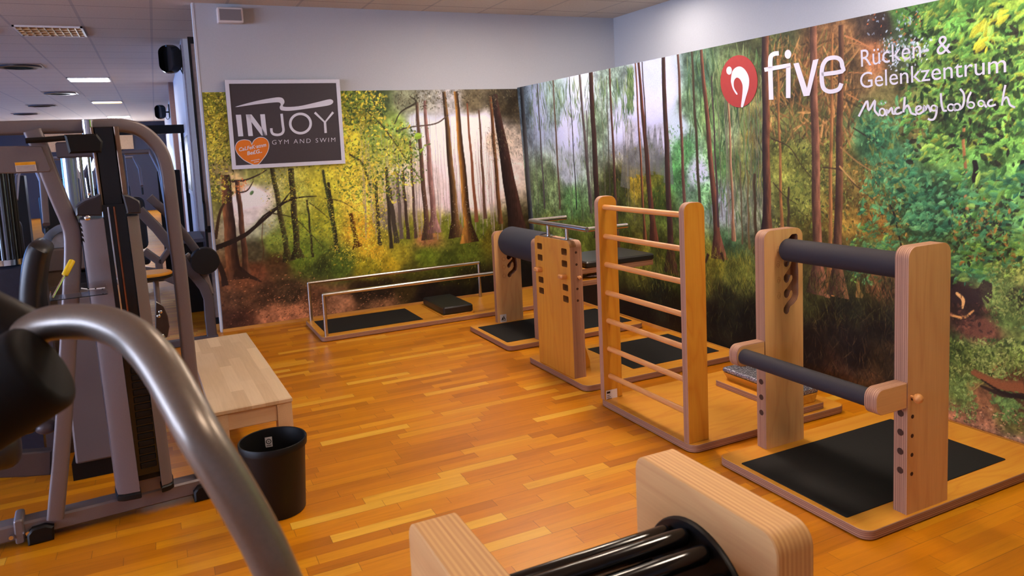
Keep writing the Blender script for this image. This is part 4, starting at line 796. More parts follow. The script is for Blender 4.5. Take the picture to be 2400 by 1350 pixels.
for k in range(3): b.box(p0.x+0.08*wd, p0.x+(0.3+0.1*k)*wd, LQ0-0.0019, LQ0-0.0014, p0.z-(0.5+0.16*k)*hg, p0.z-(0.46+0.16*k)*hg)
b.build('label_print', PLAST, s, 0)
# foot rocker lying on the ladder base
fr = thing('foot_rocker', 'low foot plank with a slanted wooden step and silver bubble wrap, on the ladder base', 'exercise board', (2.95, 3.2, BT))
a = U(1675, 890, z=BT+0.035); x0, y1 = a.x, a.y
MB().prism(rr(x0, 2.90, x0+0.24, y1, [0.02, 0.02, 0.02, 0.02], 4), 'z', BT+0.001, BT+0.036, 0, 1, 0.002).build('plank', [W['y'], E['zy']], fr)
xb = x0+0.075
MB().prism([(xb, BT+0.036), (xb+0.12, BT+0.036), (xb+0.145, BT+0.088), (xb-0.035, BT+0.088)], 'y', 2.93, y1-0.03, 0, 0, 0.004).build('bevelled_block', W['y'], fr)
FOIL = NT('silver_bubble_wrap'); vo = FOIL.n('ShaderNodeTexVoronoi', ins={'Vector': FOIL.coords(), 'Scale': 110.0}).outputs['Distance']
FOIL.link(FOIL.ramp(vo, [(0.0, lin((196, 192, 200))), (0.6, lin((110, 108, 124)))]), FOIL.b.inputs['Base Color']); FOIL.b.inputs['Metallic'].default_value = 0.5; FOIL.b.inputs['Roughness'].default_value = 0.25; FOIL.bump(vo, 0.6, 0.004)
MB().prism(rr(xb-0.037, BT+0.0885, xb+0.147, BT+0.118, 0.012, 4), 'y', 2.93, y1-0.03, 0, 0, 0.004).build('wrapped_cushion', FOIL.m, fr)
# -- hand rail station with the pierced board
st = thing('hand_rail_station', 'broad birch board pierced with square holes carrying a steel hand rail, on a matted base', 'exercise station', (2.9, 4.4, 0))
base(st, 2.358, 3.66, 3.965, 4.79); mat_on(st, 2.82, 3.575, 4.10, 4.70)
HX0, HX1, HY0, HY1, HZ = 2.378, 2.468, 4.14, 4.634, 0.962
def rowz(y, px, py): return U(px, py, x=HX0)
holes = []; PEG = []
for side, L in ((0, [(205, 470), (212, 632), (205, 795), (227, 952), (234, 1108)]), (1, [(583, 557), (590, 730), (588, 908), (602, 1072), (608, 1238)])):
    for k, (a, c) in enumerate(L):
        p = U(1230+a/6.136, 500+c/6.136, x=HX0); yc = (HY1-0.075) if side == 0 else (HY0+0.075)
        if k == 2: PEG.append((yc, p.z)); continue
        holes.append(rr(yc-0.036, p.z-0.0215, yc+0.036, p.z+0.0215, 0.008, 3))
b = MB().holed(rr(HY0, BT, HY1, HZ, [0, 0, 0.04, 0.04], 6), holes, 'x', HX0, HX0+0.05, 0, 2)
b.prism(rr(HY0, BT, HY1, HZ, [0, 0, 0.04, 0.04], 6), 'x', HX0+0.05, HX1, 0, 1)
b.prism(rr(HY0-0.0006, BT, HY0+0.004, HZ-0.04, 0), 'x', HX0+0.001, HX1, 1, 1)
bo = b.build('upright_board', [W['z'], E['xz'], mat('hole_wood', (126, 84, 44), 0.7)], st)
h = MB()
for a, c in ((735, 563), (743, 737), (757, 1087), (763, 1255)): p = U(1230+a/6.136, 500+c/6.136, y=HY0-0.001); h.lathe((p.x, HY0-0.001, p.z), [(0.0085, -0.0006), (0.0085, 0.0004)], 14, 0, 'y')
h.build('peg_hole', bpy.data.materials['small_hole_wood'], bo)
p = U(1230+768/6.136, 500+918/6.136, y=HY0); MB().rod((p.x, HY0, p.z), (p.x, HY0-0.02, p.z), 0.008).ball((p.x, HY0-0.022, p.z), 0.013, n=14).build('ball_knob', RUNG, st)
for yc, z in PEG: MB().prism(rr(yc-0.027, z-0.017, yc+0.027, z+0.017, 0.014, 4), 'x', HX0-0.045, HX0+0.03, 0, 0, 0.008).build('wooden_peg', RUNG, st)
MB().prism([(HX1, 0.5), (HX1, BT+0.0005), (HX1+0.13, BT+0.0005), (HX1+0.13, BT+0.045)], 'y', 4.30, 4.34, 0, 1).build('brace', [W['z'], E['yz']], st, 0)
# steel rail: posts, cross bar, two arms
rx = (HX0+HX1)/2; rz = (U(1340, 533, x=rx).z)
for py in (4.505, 4.245):
    MB().tube([(rx, py, HZ-0.002), (rx, py, rz)], 0.0145, 18).box(rx-0.035, rx+0.035, py-0.035, py+0.035, HZ, HZ+0.004).build('rail_post', STEEL, st)
ya, yb = U(1243, 525, x=rx).y, U(1377, 547, x=rx).y
tipa, tipb = U(1345, 516, z=rz), U(1492, 536, z=rz)
MB().tube([(rx, ya, rz), (rx, yb, rz)], 0.0165, 20).build('hand_rail', STEEL, st)
MB().tube([(rx, ya, rz), (max(tipa.x, rx+0.3), ya, rz)], 0.0165, 20).build('rail_arm', STEEL, st); MB().tube([(rx, yb, rz), (max(tipa.x, rx+0.3), yb, rz)], 0.0165, 20).build('rail_arm', STEEL, st)
# padded seat hung behind the board
sz = U(1455, 606, y=4.15).z; sxe = U(1535, 600, y=4.17).x; zt = U(1455, 604, y=4.17).z; zb = U(1455, 619, y=4.17).z
MB().prism(rr(HX1+0.05, 4.17, sxe, 4.60, 0.02, 4), 'z', zb, zt, 0, 0, 0.010).build('seat_pad', VINYL, st)
MB().prism(rr(HX1+0.001, 4.18, sxe-0.002, 4.59, 0.015, 4), 'z', zb-0.036, zb-0.0005, 0, 1, 0.002).build('seat_board', [W['x'], E['zx']], st)
MB().box(HX1+0.001, HX1+0.10, 4.42, 4.57, zb-0.10, zb-0.037).build('seat_carrier', W['y'], st, 0)
tz = zb-0.036-0.042
MB().prism(rr(HX1+0.001, 4.16, HX1+0.24, 4.40, [0.01, 0.03, 0.03, 0.01], 4), 'z', tz-0.035, tz, 0, 1, 0.002).build('small_shelf', [W['x'], E['zx']], st)
tag(MB().ball((HX1+0.15, 4.24, tz+0.0145), 0.075, 0.045, 0.012, 14).build('foil_packet', FOIL.m, None), 'crumpled silver foil packet lying on the small shelf behind the pierced board', 'packet')
# -- back roll station
st = thing('back_roll_station', 'birch plywood frame holding a thick charcoal foam roll, between pierced board and back mural', 'exercise station', (3.0, 5.5, 0))
base(st, 2.358, 3.64, 5.11, 5.89+0.05); mat_on(st, 2.40, 3.60, 5.23, 5.83)
RZ = 0.857; ry0, ry1 = 5.872, 5.92
sl = hooks(ry0, [(360, 300), (400, 270), (440, 280), (458, 320), (465, 372), (472, 400), (475, 440), (468, 478), (440, 508), (420, 520), (412, 540), (396, 549), (382, 540), (378, 520), (392, 498), (425, 470), (440, 440), (436, 405), (425, 395), (414, 412), (405, 445), (390, 457), (377, 448), (375, 425), (390, 405), (425, 365), (420, 350), (400, 368), (385, 374), (371, 362), (370, 345), (380, 325)], 1100, 520, 4.22)
sl = [(min(u, 2.845), min(v, RZ-0.04)) for u, v in sl]
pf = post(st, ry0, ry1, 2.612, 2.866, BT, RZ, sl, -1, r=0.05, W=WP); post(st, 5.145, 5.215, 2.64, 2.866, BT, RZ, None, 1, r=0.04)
a0 = U(1170, 568, y=5.80); top = U(1202, 532, y=5.82).z; bot = U(1190, 603, y=5.80).z
rc = (top+bot)/2; rad = (top-bot)/2*1.02; rxx = U(1198, 568, y=5.84).x+0.012
MB().rod((rxx, 5.225, rc), (rxx, 5.862, rc), rad, 40, 0, 0.012).build('foam_roll', FOAMB, st)
MB().rod((rxx, 5.216, rc), (rxx, 5.885, rc), 0.016, 14).build('roll_axle', RUNG, st)
p0, p1 = U(1172, 738, y=ry0-0.001), U(1187.5, 754, y=ry0-0.001)
s = MB().box(p0.x, p1.x, ry0-0.0015, ry0-0.0002, p1.z, p0.z).build('paper_label', WHITEP, st, 0); s['label'] = 'small white label with a dark peaked mark'
wd, hg = p1.x-p0.x, p0.z-p1.z; F2 = lambda u, v: (p0.x+u*wd, ry0-0.0016, p1.z+v*hg)
MB().slab([F2(*q) for q in ((0.18, 0.3), (0.36, 0.72), (0.46, 0.45), (0.40, 0.3))], (0, -1, 0), 0.0004).slab([F2(*q) for q in ((0.44, 0.3), (0.54, 0.86), (0.84, 0.3), (0.7, 0.3), (0.58, 0.6), (0.55, 0.3))], (0, -1, 0), 0.0004).slab([F2(*q) for q in ((0.15, 0.18), (0.85, 0.18), (0.85, 0.24), (0.15, 0.24))], (0, -1, 0), 0.0004).build('label_print', PLAST, s, 0)
b = MB()
for u, v in ((340, 368), (343, 448), (345, 535)): stroke(b, ell(u, v, 15, 19, 16), 3, lambda x, y: U(1100+x/4.22, 520+y/4.22, y=ry0-0.0004), (0, -1, 0), 0.0003, True)
b.build('carved_ring', bpy.data.materials['carved_wood'], pf, 0)
# -- walking platform with parallel rails under the back mural
st = thing('walking_platform', 'low birch walking platform with two steel parallel rails, under the back mural', 'exercise station', (2.1, 6.7, 0))
TX0, TX1, TY0, TY1 = 1.155, 3.60, 6.305, 7.105
base(st, TX0, TX1, TY0, TY1, 0.04); mat_on(st, 1.215, 2.105, 6.42, 6.985)
c = [U(*q, z=BT+0.02) for q in ((1037, 736), (1098, 729), (1075, 700), (985, 697))]
sp = thing('step_pad', 'black rectangular cushion lying crosswise on the walking platform', 'cushion', (2.4, 6.6, BT))
MB().prism(rr(2.30, 6.40, 2.60, 7.0, 0.02, 4), 'z', BT+0.012, BT+0.085, 0, 0, 0.012).build('cushion', VINYL, sp)
MB().prism(rr(2.285, 6.39, 2.60, 7.01, 0.01, 3), 'z', BT+0.0005, BT+0.0115, 0, 0, 0.002).build('wooden_tray', W['y'], sp)
for y in (6.345, 7.035):
    z = 0.405; x0, x1 = 1.20, 2.945 if y > 7 else 2.945
    MB().tube([(x0, y, z), (x1, y, z)], 0.017, 18).ball((x0, y, z), 0.017, n=14).ball((x1, y, z), 0.017, n=14).build('hand_rail', STEEL, st)
    for x in (x0, x1): MB().tube([(x, y, BT), (x, y, z)], 0.017, 18).build('rail_post', STEEL, st)
# -- roller station in the foreground
st = thing('roller_massage_station', 'foreground birch frame holding a drum of glossy black rollers, cut by the lower picture edge', 'exercise station', (0.8, 1.3, 0))
NZ = 0.80; A = [U(*q, z=NZ) for q in ((1487, 1067), (1561, 1047), (1818, 1252), (1897, 1220))]
nx0, nx1 = 1.046, 1.146; ny0, ny1 = 1.040, 1.528
for x0, x1, nm in ((nx0, nx1, 1), (0.43, 0.532, 0)):
    dy = 0.0 if nm else -0.02
    MB().prism(rr(ny0+dy, BT, ny1+dy, NZ, [0, 0, 0.045, 0.045], 8), 'x', x0, x1, 0, 1, 0.003).build('side_board', [WP['y'], LAM['y']], st)
MB().prism(rr(0.33, 0.93, 1.25, 1.62, 0.05, 5), 'z', 0.004, BT, 0, 1, 0.003).build('base_board', [W['x'], E['zx']], st)
q = [U(900+a/2.2222, 1000+c/2.2222, x=nx0) for a, c in ((1425, 510), (1530, 463), (1700, 560), (1840, 760))]
def circ3(P):
    (x1, y1), (x2, y2), (x3, y3) = P; d = 2*(x1*(y2-y3)+x2*(y3-y1)+x3*(y1-y2))
    ux = ((x1*x1+y1*y1)*(y2-y3)+(x2*x2+y2*y2)*(y3-y1)+(x3*x3+y3*y3)*(y1-y2))/d; uy = ((x1*x1+y1*y1)*(x3-x2)+(x2*x2+y2*y2)*(x1-x3)+(x3*x3+y3*y3)*(x2-x1))/d
    return ux, uy, math.hypot(x1-ux, y1-uy)
dcy, dcz, dr_ = circ3([(q[0].y, q[0].z), (q[1].y, q[1].z), (q[3].y, q[3].z)])
print('drum', dcy, dcz, dr_)
for xa, xb in ((nx0-0.012, nx0-0.0003), (0.5325, 0.545)):
    MB().lathe((0, dcy, dcz), [(dr_*0.02, xa), (dr_-0.004, xa), (dr_, (xa+xb)/2), (dr_, xb)], 56, 0, 'x').build('drum_disc', PLAST, st)
MB().tube([(0.546, dcy, dcz), (nx0-0.013, dcy, dcz)], 0.022, 16).build('drum_axle', STEEL, st)
nb = 14; ph = 0.10
for k in range(nb):
    a = 2*math.pi*k/nb+ph; rb = dr_-0.034; y, z = dcy+rb*math.cos(a), dcz+rb*math.sin(a)
    MB().rod((0.5455, y, z), (nx0-0.0125, y, z), 0.021, 20, 0, 0.016).build('roller', GLOSS, st)
# ------------------------------------------------------------------ bench and bin
BZ = 0.34; c = [U(685, 931, z=BZ), U(578, 779, z=BZ)]; th = math.atan2(c[0].x-c[1].x, c[1].y-c[0].y)
bn = thing('wooden_bench', 'low pale beech bench with square legs, behind the black bin', 'bench', (c[0].x, c[0].y, 0)); bn.rotation_euler.z = th
Lb, Wb = (c[1]-c[0]).length, 0.40; O = Vector((c[0].x, c[0].y, 0))
def bb(x0, x1, y0, y1, z0, z1, ch=0.003): return MB().box(x0+O.x, x1+O.x, y0+O.y, y1+O.y, z0, z1, 0, ch)
def slats(name):
    t = NT(name); tc = t.n('ShaderNodeTexCoord'); sx = t.n('ShaderNodeSeparateXYZ', ins={0: tc.outputs['Object']}); row = t.math('FLOOR', t.math('DIVIDE', sx.outputs[0], 0.068))
    u = t.math('FLOOR', t.math('ADD', t.math('DIVIDE', sx.outputs[1], 0.55), t.math('MULTIPLY', t.n('ShaderNodeTexWhiteNoise', noise_dimensions='1D', ins={'W': row}).outputs['Value'], 5.0)))
    wn = t.n('ShaderNodeTexWhiteNoise', noise_dimensions='2D', ins={'Vector': t.n('ShaderNodeCombineXYZ', ins={0: u, 1: row}).outputs[0]}).outputs['Value']
    f = t.math('ADD', t.math('MULTIPLY', wn, 0.6), t.math('MULTIPLY', t.noise(t.coords((90, 5, 1)), 1.0, 4), 0.5))
    t.link(t.ramp(f, [(0.1, lin((188, 158, 122))), (0.5, lin((206, 178, 142))), (0.95, lin((220, 194, 158)))]), t.b.inputs['Base Color']); t.b.inputs['Roughness'].default_value = 0.5
    return t.m
bb(-Wb, 0, 0, Lb, BZ-0.026, BZ, 0.005).build('bench_top', slats('glued_beech_slats'), bn)
for x0 in (-Wb+0.004, -0.079):
    for y0 in (0.006, Lb-0.081): bb(x0, x0+0.075, y0, y0+0.075, 0, BZ-0.0265).build('leg', PALE, bn)
for y0 in (0.016, Lb-0.046): bb(-Wb+0.08, -0.08, y0, y0+0.03, BZ-0.115, BZ-0.0265).build('apron', PALEX, bn)
for x0 in (-Wb+0.02, -0.05): bb(x0, x0+0.03, 0.082, Lb-0.082, BZ-0.115, BZ-0.0265).build('apron', PALE, bn)
bc = U(655, 1221, z=0); v = Vector((bc.x, bc.y, 0)).normalized(); bc = Vector((bc.x, bc.y, 0))+v*0.118
bi = thing('waste_bin', 'round black plastic waste bin standing on the parquet beside the bench', 'waste bin', bc)
BH = 0.335
prof = [(0.118, 0.0005), (0.122, 0.006), (0.140, BH-0.035), (0.1405, BH-0.033), (0.1485, BH-0.032), (0.150, BH-0.004), (0.147, BH), (0.142, BH-0.002), (0.1375, BH-0.034), (0.116, 0.012), (0.001, 0.010)]
MB().lathe(bc, prof, 56).build('bin_body', PLAST, bi, 40)
vv = Vector((-v.y, v.x, 0)); ctr = Vector((bc.x, bc.y, BH-0.062))+v*0.1345-vv*(-0.018)
n_ = -v; b = MB()
def SP(a, c, d=0.0): return ctr+Vector((vv.x, vv.y, 0))*a*-1+Vector((0, 0, 1))*c+n_*(0.004+d)
so = b.slab([SP(-0.016, -0.024), SP(0.016, -0.024), SP(0.016, 0.024), SP(-0.016, 0.024)], n_, 0.0008).build('recycling_sticker', WHITEP, bi, 0); so['label'] = 'white sticker with a dark ring'
b = MB(); stroke(b, ell(0, 0.003, 0.0105, 0.0105, 24), 0.0035, lambda x, y: SP(x, y, 0.0009), n_, 0.0003, True); stroke(b, ell(0, 0.003, 0.003, 0.003, 10), 0.002, lambda x, y: SP(x, y, 0.0009), n_, 0.0003, True)
for k in range(4): b.slab([SP(-0.010+k*0.0055, -0.019, 0.0009), SP(-0.0062+k*0.0055, -0.019, 0.0009), SP(-0.0062+k*0.0055, -0.014, 0.0009), SP(-0.010+k*0.0055, -0.014, 0.0009)], n_, 0.0003)
b.build('sticker_print', PLAST, so, 0)
# ------------------------------------------------------------------ weight machine at left: built in its own vertical plane
MO = Vector((0.036, 3.743, 0)); MU = Vector((0.587, 0.047, 0)).normalized(); MN = Vector((-MU.y, MU.x, 0))
def P2(px, py, d=0.0):
    r = ray(px, py); t = ((MO+MN*d-CAM).dot(MN))/r.dot(MN); return CAM+r*t
def uz(px, py, d=0.0): p = P2(px, py, d)-MO; return (p.dot(MU), p.z)
def T(u, d, z): return MO+MU*u+MN*d+Vector((0, 0, z))
def TF(x, y, z): return tuple(T(x, y, z))
def TS(x, y, z): return tuple(T(x-0.024*(z-0.13), y, z))      # the stack housing leans a little
def mprism(m, out, d0, d1, ch=0.0, mf=0, me=0): return m.prism(out, 'y', d0, d1, mf, me, ch, TF)
def mbox(m, u0, u1, d0, d1, z0, z1, ch=0.0, mi=0): return mprism(m, [(u0, z0), (u1, z0), (u1, z1), (u0, z1)], d0, d1, ch, mi, mi)
RECT = lambda w, h, r=0.012: rr(-w/2, -h/2, w/2, h/2, r, 3)
wm = thing('weight_machine', 'grey steel weight machine with an arched tube frame and shrouded weight stack, at left', 'weight machine', MO)
arch = [P2(*q, 0.0) for q in smoothpath([(-260, 306), (-120, 303), (0, 301), (100, 298), (200, 296), (262, 294), (298, 296), (329, 306), (357, 328), (379, 359), (391, 400), (397, 445), (410, 552), (423, 650), (447, 880), (466, 1040), (474, 1128)], 5)]
MB().sweep(arch, RECT(0.058, 0.075), MN).build('arch_tube', GREY, wm)
up = [P2(*q, -0.035) for q in smoothpath([(76, 306), (96, 352), (112, 398), (140, 468), (163, 522), (170, 552), (171, 600), (168, 660), (155, 900), (144, 1060), (130, 1212)], 5)]
MB().sweep(up, RECT(0.066, 0.07), MN).build('bent_upright', GREY, wm)
a = [uz(*q, -0.06) for q in ((-160, 345), (60, 342), (99, 343), (112, 375), (121, 396), (117, 403), (60, 406), (-160, 409))]
mprism(MB(), a, -0.075, -0.02, 0.004).build('cross_plate', GREY, wm)
MB().slab([P2(*q, -0.077) for q in ((34, 381), (82, 378), (87, 400), (38, 403))], -MN, 0.0015).build('warning_label', WHITEP, wm, 0)['label'] = 'white label with a yellow band'
b = MB().slab([P2(*q, -0.0795) for q in ((34.5, 381), (82.5, 378.4), (84, 385.5), (36, 388))], -MN, 0.0006)
b.build('label_band', mat('amber_band', (226, 160, 10), 0.5), [o for o in wm.children if o.name == 'warning_label'][0], 0)
b = MB()
for k in range(4): b.slab([P2(38+k*0.8, 390.5+k*3, -0.079), P2(82+k*0.8, 388+k*3, -0.079), P2(82+k*0.8, 388.8+k*3, -0.079), P2(38+k*0.8, 391.3+k*3, -0.079)], -MN, 0.0005)
b.build('label_print', GREYD, [o for o in wm.children if o.name == 'warning_label'][0], 0)
u0 = uz(-330, 1350)[0]; ur = uz(482, 1140)[0]
mprism(MB(), rr(u0, 0.026, ur, 0.098, 0.012, 3), -0.045, 0.045, 0.008).build('base_beam', GREY, wm)
uc = uz(47, 1255, -0.05)[0]; mprism(MB(), rr(uc-0.018, 0.014, uc+0.018, 0.122, 0.012, 4), -0.062, 0.062, 0.006).build('beam_collar', GREY, wm)
b = MB()
for q in (-0.03, 0.03): b.rod(T(uc+q, -0.055, 0.055), T(uc+q, -0.068, 0.055), 0.009, 10)
b.build('collar_bolt', CHROME, wm)
for px in (98, 482): u = uz(px, 1260 if px < 300 else 1168, -0.05)[0]; mprism(MB(), [(u-0.05, 0.0005), (u+0.045, 0.0005), (u+0.05, 0.06), (u+0.02, 0.075), (u-0.03, 0.072), (u-0.05, 0.05)], -0.075, 0.05, 0.008).build('rubber_foot', PLAST, wm)
# tower: two shrouds, black stack between, black column above
def shroud(u0, u1, sd):
    z0, z1 = 0.135, 1.375; o = MB(); w = u1-u0
    out = [(u0, -0.12), (u1, -0.12), (u1, 0.12), (u0, 0.12)]
    if sd < 0: out = [(u0+0.03, -0.105), (u1, -0.115), (u1, 0.135), (u0+0.03, 0.125), (u0+0.006, 0.09), (u0, 0.0), (u0+0.006, -0.09)]
    else: out = [(u0, -0.115), (u1-0.02, -0.105), (u1-0.006, -0.09), (u1, 0.0), (u1-0.006, 0.09), (u1-0.02, 0.125), (u0, 0.135)]
    o.prism(out, 'z', z0, z1, 0, 0, 0.004, TS).build('stack_shroud', GREY, wm)
    MB().prism(inset(out, -0.004), 'z', z0-0.03, z0-0.0005, 0, 0, 0.006, TF).build('shroud_foot', PLAST, wm)
    px = ((177, 488), (182, 482), (199, 471), (224, 463), (237, 455), (239, 480), (240, 506), (178, 506)) if sd < 0 else ((286, 455), (305, 459), (319, 466), (327, 471), (330, 481), (330, 500), (298, 501), (292, 478))
    mprism(MB(), [uz(*q, -0.118) for q in px], -0.122, 0.13, 0.006).build('shroud_cap', CAPM, wm)
CAPM = mat('anthracite_cap', (40, 36, 42), 0.4, 0.1)
SL0, SL1 = -0.330, -0.236; SR0, SR1 = -0.146, -0.094
shroud(SL0, SL1, -1); shroud(SR0, SR1, 1)
b = MB(); b.prism([(SL1+0.002, -0.09), (SR0-0.002, -0.09), (SR0-0.002, 0.09), (SL1+0.002, 0.09)], 'z', 0.20, 1.43, 0, 0, 0, TS); b.build('weight_stack', GLOSS, wm, 0)
b = MB()
for k in range(14): mbox(b, SL1+0.012, SR0-0.012, -0.094, -0.0905, 0.23+k*0.034, 0.256+k*0.034, 0.003)
for k in range(14): pass
b.build('weight_plates', PLAST, wm, 0)
for u in (SL1+0.022, SL1+0.045): MB().tube([TS(u, -0.096, 0.74), TS(u, -0.096, 1.42)], 0.005, 10).build('guide_rod', CHROME if u < SL1+0.03 else mat('copper_rod', (150, 96, 70), 0.25, 0.9), wm)
ct = [uz(219, 308, -0.07)[0], uz(266, 306, -0.07)[0]]; cb_ = [uz(240, 450, -0.07)[0], uz(287, 450, -0.07)[0]]
b = MB(); mprism(b, [(cb_[0], 1.40), (cb_[1], 1.40), (ct[1], 1.765), (ct[0], 1.765)], -0.07, 0.07, 0.004); b.build('upper_column', GLOSS, wm)
b = MB(); mprism(b, [(cb_[1]+0.001, 1.40), (cb_[1]+0.02, 1.40), (ct[1]+0.02, 1.765), (ct[1]+0.001, 1.765)], -0.075, 0.075, 0.003); mprism(b, [(cb_[0]-0.012, 1.40), (cb_[0]-0.001, 1.40), (ct[0]-0.001, 1.765), (ct[0]-0.012, 1.765)], -0.075, 0.075, 0.003); b.build('column_frame', mat('bronze_edge', (120, 96, 80), 0.35, 0.5), wm)
uh = uz(206, 300, -0.05)
MB().tube([T(uh[0], -0.046, uh[1]+0.034), T(uh[0], -0.046, uh[1]-0.03)], 0.023, 20).build('pulley_stem', CHROME, wm)
b = MB(); mprism(b, [(uh[0]-0.08, 1.655), (uh[0]+0.04, 1.655), (uh[0]+0.05, 1.70), (uh[0]+0.03, 1.735), (uh[0]-0.09, 1.735)], -0.11, -0.071, 0.008); b.build('pulley_housing', PLAST, wm)
b = MB().tube(smoothpath([P2(*q, -0.09) for q in ((60, 330), (110, 327), (160, 323), (190, 324))], 4), 0.012, 10); b.build('pulley_arm', PLAST, wm)
bb_ = P2(205, 511, -0.14); MB().ball(tuple(bb_), 0.012, 0.006, 0.012, 14).build('round_head_screw', CHROME, wm)
b = MB()
for k in range(4): b.slab([P2(184+k*2.0, 521+k*12, -0.138), P2(190+k*2.0, 523+k*12, -0.138), P2(193+k*2.0, 532+k*12, -0.138), P2(188+k*2.0, 529+k*12, -0.138)], -MN, 0.002)
b.build('shroud_slots', PLAST, wm, 0)
b = MB(); mbox(b, SL1-0.0, SR0+0.0, -0.04, 0.04, 0.0985, 0.2); b.build('stack_foot', GREY, wm, 0)
b = MB(); mbox(b, SL1, SR0, -0.06, 0.06, 0.165, 0.1995); b.build('stack_plinth', PLAST, wm, 0)
# lower lever paddle and seat arm
pd = [uz(*q, 0.2) for q in ((364, 705), (383, 716), (393, 740), (397, 765), (393, 788), (382, 797), (372, 790), (364, 770))]
mprism(MB(), pd, 0.19, 0.205, 0.003).build('lever_paddle', mat('smoked_plastic', (58, 44, 40), 0.3), wm)
b = MB()
for q in ((376, 731), (372, 741), (381, 787)): p = P2(*q, 0.187); b.ball(tuple(p), 0.009, 0.005, 0.009, 10)
b.build('paddle_screw', CHROME, wm)
b = MB(); sa = [uz(*q, -0.02) for q in ((-260, 1074), (60, 1060), (121, 1055), (121, 1112), (60, 1117), (-260, 1130))]; mprism(b, sa, -0.03, 0.03, 0.006); b.build('seat_arm', GREYD, wm)
MB().rod(P2(-120, 1075, -0.42), P2(50, 1040, -0.42), 0.082, 28, 0, 0.05).build('seat_pad', VINYL, wm)
MB().rod(P2(62, 880, 0.05), P2(62, 1016, 0.05), 0.058, 24, 0, 0.05).build('knee_roll', VINYL, wm)
b = MB(); mprism(b, [uz(*q, 0.05) for q in ((93, 905), (121, 905), (118, 985), (95, 1000))], 0.03, 0.07, 0.006); b.build('roll_bracket', mat('olive_grey_paint', (86, 78, 66), 0.5), wm)
MB().ball(tuple(P2(109, 1000, 0.02)), 0.045, 0.04, 0.032, 18).build('bracket_cap', GREYD, wm)
# clear tray with its contents
ty = -0.08; A = [P2(118, 700, ty-0.11), P2(250, 694, ty-0.11)]
tr = thing('clear_tray', 'small clear acrylic tray fixed to the bent upright of the weight machine', 'tray', P2(185, 690, -0.12))
tz = P2(185, 697, -0.26).z; ul, urr = uz(118, 700, -0.26)[0], uz(252, 694, -0.26)[0]
b = MB(); mprism(b, [(ul, tz), (urr, tz), (urr, tz+0.003), (ul, tz+0.003)], -0.27, -0.143); b.build('tray_floor', CLEAR, tr, 0)
b = MB(); mbox(b, ul, urr, -0.273, -0.2702, tz, tz+0.022); mbox(b, ul, urr, -0.1428, -0.1398, tz, tz+0.04); mbox(b, ul-0.003, ul-0.0002, -0.273, -0.1398, tz, tz+0.022); mbox(b, urr+0.0002, urr+0.003, -0.273, -0.1398, tz, tz+0.022); b.build('tray_wall', CLEAR, tr, 0)
sd = thing('screwdriver', 'screwdriver with a yellow handle leaning in the clear tray', 'screwdriver', P2(150, 660, -0.14))
p0 = P2(124, 698, -0.24); p0.z = tz+0.010; p1 = P2(151, 646, -0.19); p2 = P2(170, 610, -0.16)
MB().tube([p0, p1], 0.0045, 10).build('shaft', CHROME, sd); MB().rod(p1, p2, 0.0125, 14, 0, 0.005).build('handle', YELLOW, sd)
w_ = thing('white_strap', 'short white perforated plastic strap lying in the clear tray', 'strap', T(urr-0.1, -0.13, tz+0.004))
sb = MB(); pts = [P2(*q, -0.19) for q in ((190, 676), (206, 678), (225, 677), (246, 675))]
sb.sweep(pts, RECT(0.004, 0.019, 0.001), MN).build('strap_band', WHITE, w_)
b = MB()
for px in (207, 224, 240): q = P2(px, 677, -0.198); b.ball(tuple(q), 0.004, 0.002, 0.004, 8)
b.build('strap_hole', PLAST, w_)
# ------------------------------------------------------------------ silver arm with black grip close to the camera
hb = thing('machine_handle', 'thick silver bent tube with a black pad, very close at lower left', 'exercise machine handle', (-0.3, 0.6, 0))
pp = [(20, 812, 1.08), (60, 785, 1.08), (110, 760, 1.08), (165, 754, 1.07), (235, 757, 1.04), (300, 782, 1.0), (345, 820, 0.96), (385, 872, 0.93), (430, 950, 0.90), (475, 1031, 0.88), (541, 1138, 0.88), (608, 1257, 0.89), (652, 1350, 0.90), (690, 1440, 0.92)]
path = [CAM+ray(x, y)*d for x, y, d in smoothpath(pp, 6)]; e = path[-1]
path += [Vector((e.x+0.02, e.y+0.02, e.z-0.15)), Vector((e.x+0.03, e.y+0.02, 0.4)), Vector((e.x+0.03, e.y+0.02, 0.03))]
MB().tube(path, 0.0255, 28).build('bent_tube', BAR, hb)
MB().box(e.x-0.12, e.x+0.18, e.y-0.05, e.y+0.09, 0.0005, 0.05, 0, 0.01).build('foot_plate', GREYD, hb)
PADB = mat('black_rubber', (14, 12, 12), 0.7, 0, 0.2, 300, 0.1, 0.2)
g0, g1 = CAM+ray(-190, 1040)*0.98, CAM+ray(112, 852)*1.02
MB().rod(g0, g1, 0.066, 32, 0, 0.014).build('black_pad', PADB, hb)
g0, g1 = CAM+ray(-160, 690)*1.10, CAM+ray(66, 800)*1.10
MB().rod(g0, g1, 0.046, 32, 0, 0.008).build('rubber_sleeve', PLAST, hb)
# ------------------------------------------------------------------ machines of the hall
BLUE = mat('blue_lit_silver', (150, 166, 190), 0.22, 0.8, 0.04, 60); NAVY = mat('navy_shadow_plastic', (36, 44, 62), 0.35, 0.1)  # blue light of the hall is put into the silver colour
def at(px, py, y): return U(px, py, y=y)
